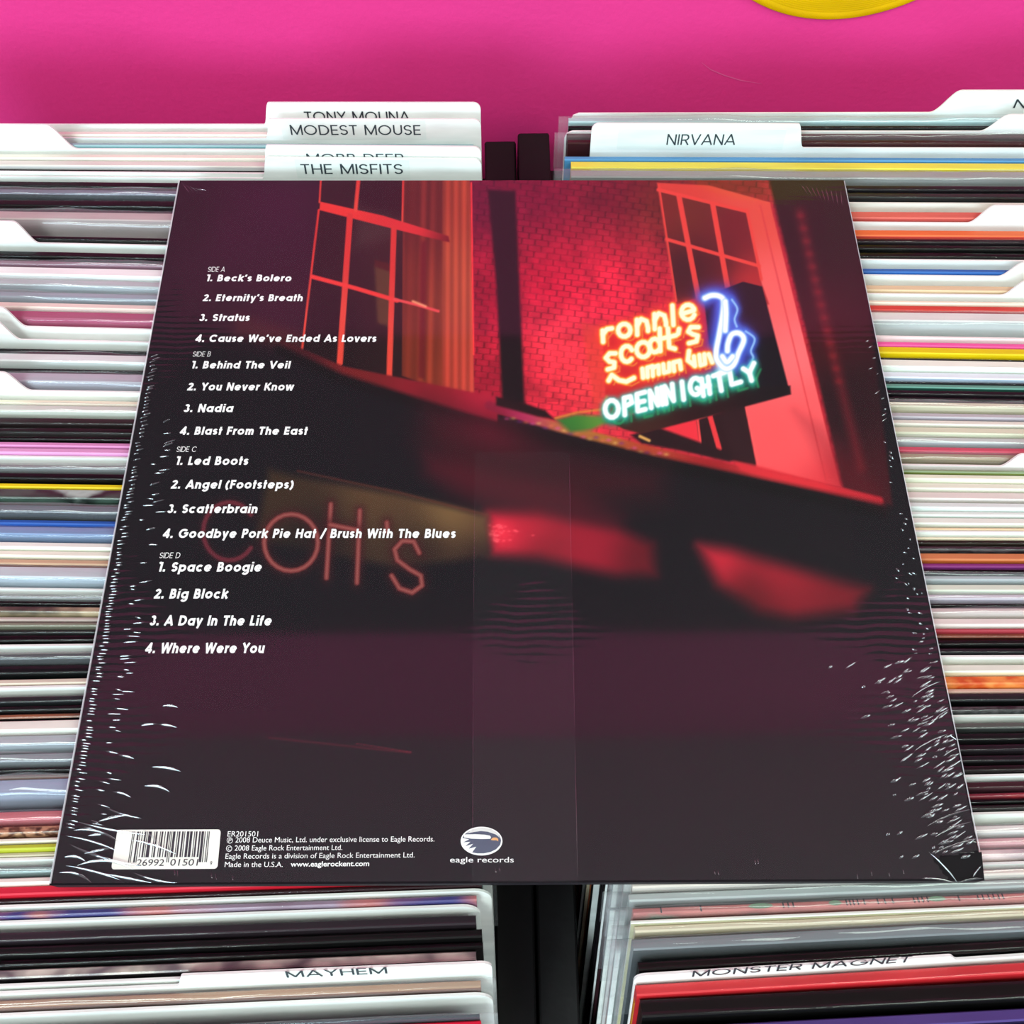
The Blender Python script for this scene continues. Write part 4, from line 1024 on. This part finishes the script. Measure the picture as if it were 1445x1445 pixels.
for s, u0, u1 in (('26992', .232, .490), ('01501', .550, .812), ('9', .925, .945)):
    a0 = bq(u0, .085); a1 = bq(u1, .085); k = 9.5 if len(s) > 1 else 6
    place_text(ac, s, a0[0], a1[0], a0[1], a0[1]-k, 0, .05, .00026)
mesh_obj('barcode', ac.v, ac.f, mat((52, 46, 56), .5, .2), lab)

# --- shrink film: thin clear sheet just above the print, with crease lines along the edges
NF = 420
fx = np.linspace(-S/2+.0006, S/2-.0006, NF); FX, FY = np.meshgrid(fx, fx)
_q = np.stack([FX, FY, np.ones_like(FX)], -1) @ HOM.T; QX = _q[..., 0]/_q[..., 2]; QY = _q[..., 1]/_q[..., 2]
dl = FX+S/2; dr = S/2-FX
amp = .00005*np.exp(-(dl/.022)**2)+.00003*np.exp(-(dr/.030)**2)*np.clip((QY-300)/300, .3, 1.3)+.00004*np.exp(-(((QX-735-.02*QY)/60)**2))*np.clip((QY-620)/120, 0, 1)*np.clip((1010-QY)/120, 0, 1)
wv = np.sin(FY*2*math.pi/.0030+3*vnoise(QX+500, QY+500, 30, 5))*(.4+.9*vnoise(QX+900, QY+100, 14, 6))
FZ = AZ+.0007+amp*wv+.00006*np.sin(FX*31+1)*np.sin(FY*23)
film = grid_obj('shrink_film', np.stack([FX, FY, FZ], -1), M_WRAP, album)
# corners where the film has torn away: drop the faces there
TEAR = [[(1370, 1205), (1400, 1195), (1400, 1260), (1352, 1260), (1315, 1212)], [(60, 1232), (72, 1228), (87, 1262), (60, 1262)]]
bm = bmesh.new(); bm.from_mesh(film.data)
def inside(x, y, pts):
    r = False
    for i in range(len(pts)):
        (ax, ay), (bx, by) = pts[i], pts[(i+1) % len(pts)]
        if (ay > y) != (by > y) and x < (bx-ax)*(y-ay)/(by-ay)+ax: r = not r
    return r
kill = []
for f_ in bm.faces:
    c = f_.calc_center_median()
    if c.y < -.13 and abs(c.x) > .12:
        q = HOM @ np.array([c.x, c.y, 1]); 
        if any(inside(q[0]/q[2], q[1]/q[2], t) for t in TEAR): kill.append(f_)
bmesh.ops.delete(bm, geom=kill, context='FACES'); bm.to_mesh(film.data); bm.free()
flat_poly('torn_corner', TEAR[0][:1]+[(1385, 1202), (1389, 1242), (1348, 1243)]+TEAR[0][4:], mat((22, 20, 22), .6, .1), .0001, album)
flat_poly('torn_corner', [(75, 1232), (87, 1246), (73, 1246.5)], mat((22, 20, 22), .6, .1), .0001, album)

LIGHTS = [np.array((-1.1, -2.5, 1.0)), np.array((2.3, -1.3, .85))]
def ridge(acc, p, q, w, hgt=0, z0=.0006, bend=0.0, side=None):
    """a crease in the film: a curved front slope that leans towards the room's light, and a short drop behind"""
    a = np.array(sl(*p)); b = np.array(sl(*q)); L = np.linalg.norm(b-a); u = (b-a)/(L+1e-9); n = np.array([-u[1], u[0]])
    mid = np.array([*(a+b)/2, 0]); V = np.array(CAM)-mid; V /= np.linalg.norm(V)
    best = None
    for l in LIGHTS:
        Ld = l-mid; Ld /= np.linalg.norm(Ld); Hh = V+Ld; Hh /= np.linalg.norm(Hh)
        sc = abs(Hh[0]*u[0]+Hh[1]*u[1])
        if best is None or sc < best[0]: best = (sc, Hh)
    Hh = best[1]; hn = Hh[0]*n[0]+Hh[1]*n[1]
    if side is None:
        if hn < 0: n = -n; hn = -hn
        tilt = math.atan2(hn, Hh[2])
    else:
        n = np.array(side, float); tilt = .7
    prof = [(0.0, 0.0)]; W2 = 1.7*w
    for k in range(5):
        tt = tilt+.22-.11*k; c = W2/5; prof.append((prof[-1][0]-c*math.cos(tt), prof[-1][1]+c*math.sin(max(.02, tt))))
    prof.append((prof[-1][0]-.00005, -.0002))
    NU = 8; base = []
    for i in range(NU+1):
        s_ = i/NU; k = max(.08, (1-abs(2*s_-1)**3))
        c = a+(b-a)*s_+np.array([-u[1], u[0]])*bend*L*4*s_*(1-s_)
        for (d, z) in prof: base.append((*(c+n*(d+W2*.4)*k), AZ+z0+z*k))
    m = len(prof)
    f = [(i*m+j, i*m+j+1, (i+1)*m+j+1, (i+1)*m+j) for i in range(NU) for j in range(m-1)]
    acc.add(base, f)
rr = random.Random(21)
def lx(y): return 253+(71-253)*(y-254)/(1248-254)     # album's edges in the picture
def rx_(y): return 1191+(1391-1191)*(y-254)/(1244-254)
ac = Acc()
y = 505
while y < 1170:                  # row hugging the long edge
    x = lx(y)+rr.uniform(6, 11); L = rr.uniform(6, 11)+(y-500)*.005
    tilt = -.35+(y-500)*.0008
    if rr.random() < .92: ridge(ac, (x, y), (x+L, y+tilt*L), rr.uniform(.0003, .00045))
    if y > 560 and rr.random() < .42:
        x2 = x+rr.uniform(24, 44); L2 = rr.uniform(8, 20)
        ridge(ac, (x2, y), (x2+L2, y+tilt*L2+rr.uniform(-2, 3)), rr.uniform(.0003, .0005))
    y += rr.uniform(3.4, 6)
for (x0, y0, x1, y1, w) in ((230, 997, 252, 999, .5), (225, 1023, 250, 1027, .5), (215, 1083, 256, 1089, .6), (205, 1110, 240, 1118, .6), (200, 1025, 222, 1022, .45), (168, 1066, 190, 1071, .5), (160, 1118, 186, 1126, .5),
        (110, 1160, 205, 1178, .5), (105, 1172, 170, 1190, .5), (140, 1160, 185, 1150, .5), (100, 1192, 200, 1222, .6), (95, 1180, 168, 1202, .5), (92, 1210, 122, 1216, .6), (110, 1222, 190, 1228, .6), (95, 1222, 170, 1242, .5),
        (120, 1205, 160, 1196, .5), (85, 1232, 130, 1246, .5), (140, 1232, 215, 1246, .5), (190, 1232, 250, 1246, .45), (125, 1180, 150, 1176, .5), (185, 1185, 250, 1206, .5), (200, 1170, 230, 1200, .35), (150, 1140, 200, 1155, .4)):
    ridge(ac, (x0, y0), (x1, y1), w*.0013, bend=rr.uniform(-.05, .12))
y = 470
while y < 1215:                  # creases along the other edge: a broad band low down
    dens = 1 if y < 800 else 2 if y < 930 else 4
    for _ in range(dens):
        if y < 800 and rr.random() < .55: continue
        if 800 <= y < 930 and rr.random() < .35: continue
        reach = 8 if y < 640 else 16 if y < 800 else 40 if y < 930 else 95
        off = 6+abs(rr.gauss(0, .5))*reach
        L = rr.uniform(3, 8)+(rr.uniform(0, 9) if y > 930 else 0)
        tl = rr.uniform(-.75, -.25) if y > 930 or y < 600 else rr.uniform(.2, 1.0) if y < 900 else rr.uniform(-.4, .4)
        x = rx_(y)-off-L
        if y > 930: L *= 1.25
        ridge(ac, (x, y), (x+L, y+tl*L), rr.uniform(.0003, .0005)*(1.35 if y > 930 else 1))
    y += rr.uniform(5, 9)
for (x0, y0, x1, y1) in ((1285, 985, 1326, 962), (1316, 1018, 1338, 1002), (1290, 1060, 1338, 1036), (1330, 1068, 1350, 1056), (1338, 1038, 1350, 1046), (1318, 1205, 1372, 1186), (1310, 1203, 1350, 1246), (1350, 1192, 1384, 1184), (1318, 1182, 1370, 1160), (1308, 1166, 1372, 1142), (1300, 1240, 1345, 1246), (1352, 1246, 1386, 1240), (1372, 1238, 1384, 1222)):
    ridge(ac, (x0, y0), (x1, y1), .0004, .0003, bend=.04)
for (x0, y0) in ((1066, 1220), (1070, 1219), (1009, 1235), (1014, 1236), (300, 1240), (306, 1241), (248, 1236), (252, 1237), (330, 1243), (700, 1232), (706, 1231), (1210, 1240), (1230, 1236), (1255, 1238), (1275, 1234)):
    ridge(ac, (x0, y0), (x0-1.5, y0-8), .0002, .0002)
for k in range(9):               # little fan of lines at the far corner
    ridge(ac, (1130+k*7, 262+k*1.2), (1140+k*6, 276+k*2), .00016, .00014); 
for k in range(5): ridge(ac, (258+k*5, 260+k*2), (268+k*6, 274-k), .00016, .00014)
tag(mesh_obj('film_creases', ac.v, ac.f, M_RIDGE, album, smooth=True), kind='stuff')
for (p, q, wd) in (((253.3, 255), (71.3, 1247), .0007), ((1191, 256), (1381.8, 1200), .0004)):  # folded film edges, their pale glint put into the colour
    a = sl(*p); b = sl(*q); u = (b-a)/np.linalg.norm(b-a); n = np.array([-u[1], u[0]]); v = []
    for k in range(25):
        c = a+(b-a)*k/24
        for t_ in range(5):
            th = math.pi*t_/4; v.append((*(c+n*wd/2*math.cos(th)), AZ+.0004+wd*.5*math.sin(th)))
    mesh_obj('film_fold_glint', v, [(k*5+j, k*5+j+1, k*5+j+6, k*5+j+5) for k in range(24) for j in range(4)], M_FOLD_GLINT, album, smooth=True)
# overlapped seam strip of film
SE = [(670, 640), (803, 640), (815, 1246), (667, 1246)]
NS, NT = 30, 160
P = np.zeros((NT, NS, 3))
for i in range(NT):
    for j in range(NS):
        u = j/(NS-1); v = i/(NT-1); yy = 640+606*v
        xl = 670-3*v; xr = 803+12*v
        p = sl(xl+(xr-xl)*u, yy)
        k = math.exp(-((yy-830)/120)**2)
        P[i, j] = (p[0], p[1], AZ+.00105+.00007*k*math.sin(yy*.9+2.2*math.sin(u*5+yy*.03))*(.5+.5*math.sin(u*9+yy*.05))+.00002*math.sin(u*40))
grid_obj('film_seam', P, M_SEAM, album)
ac = Acc()
for pts in (((803, 640), (807, 840), (811, 1040), (815, 1245)), ((670, 700), (668, 900), (667, 1245))):
    for a0, b0 in zip(pts[:-1], pts[1:]): ridge(ac, a0, b0, .00012, .00008, .0009)
mesh_obj('seam_edge', ac.v, ac.f, M_RIDGE, album, smooth=True)
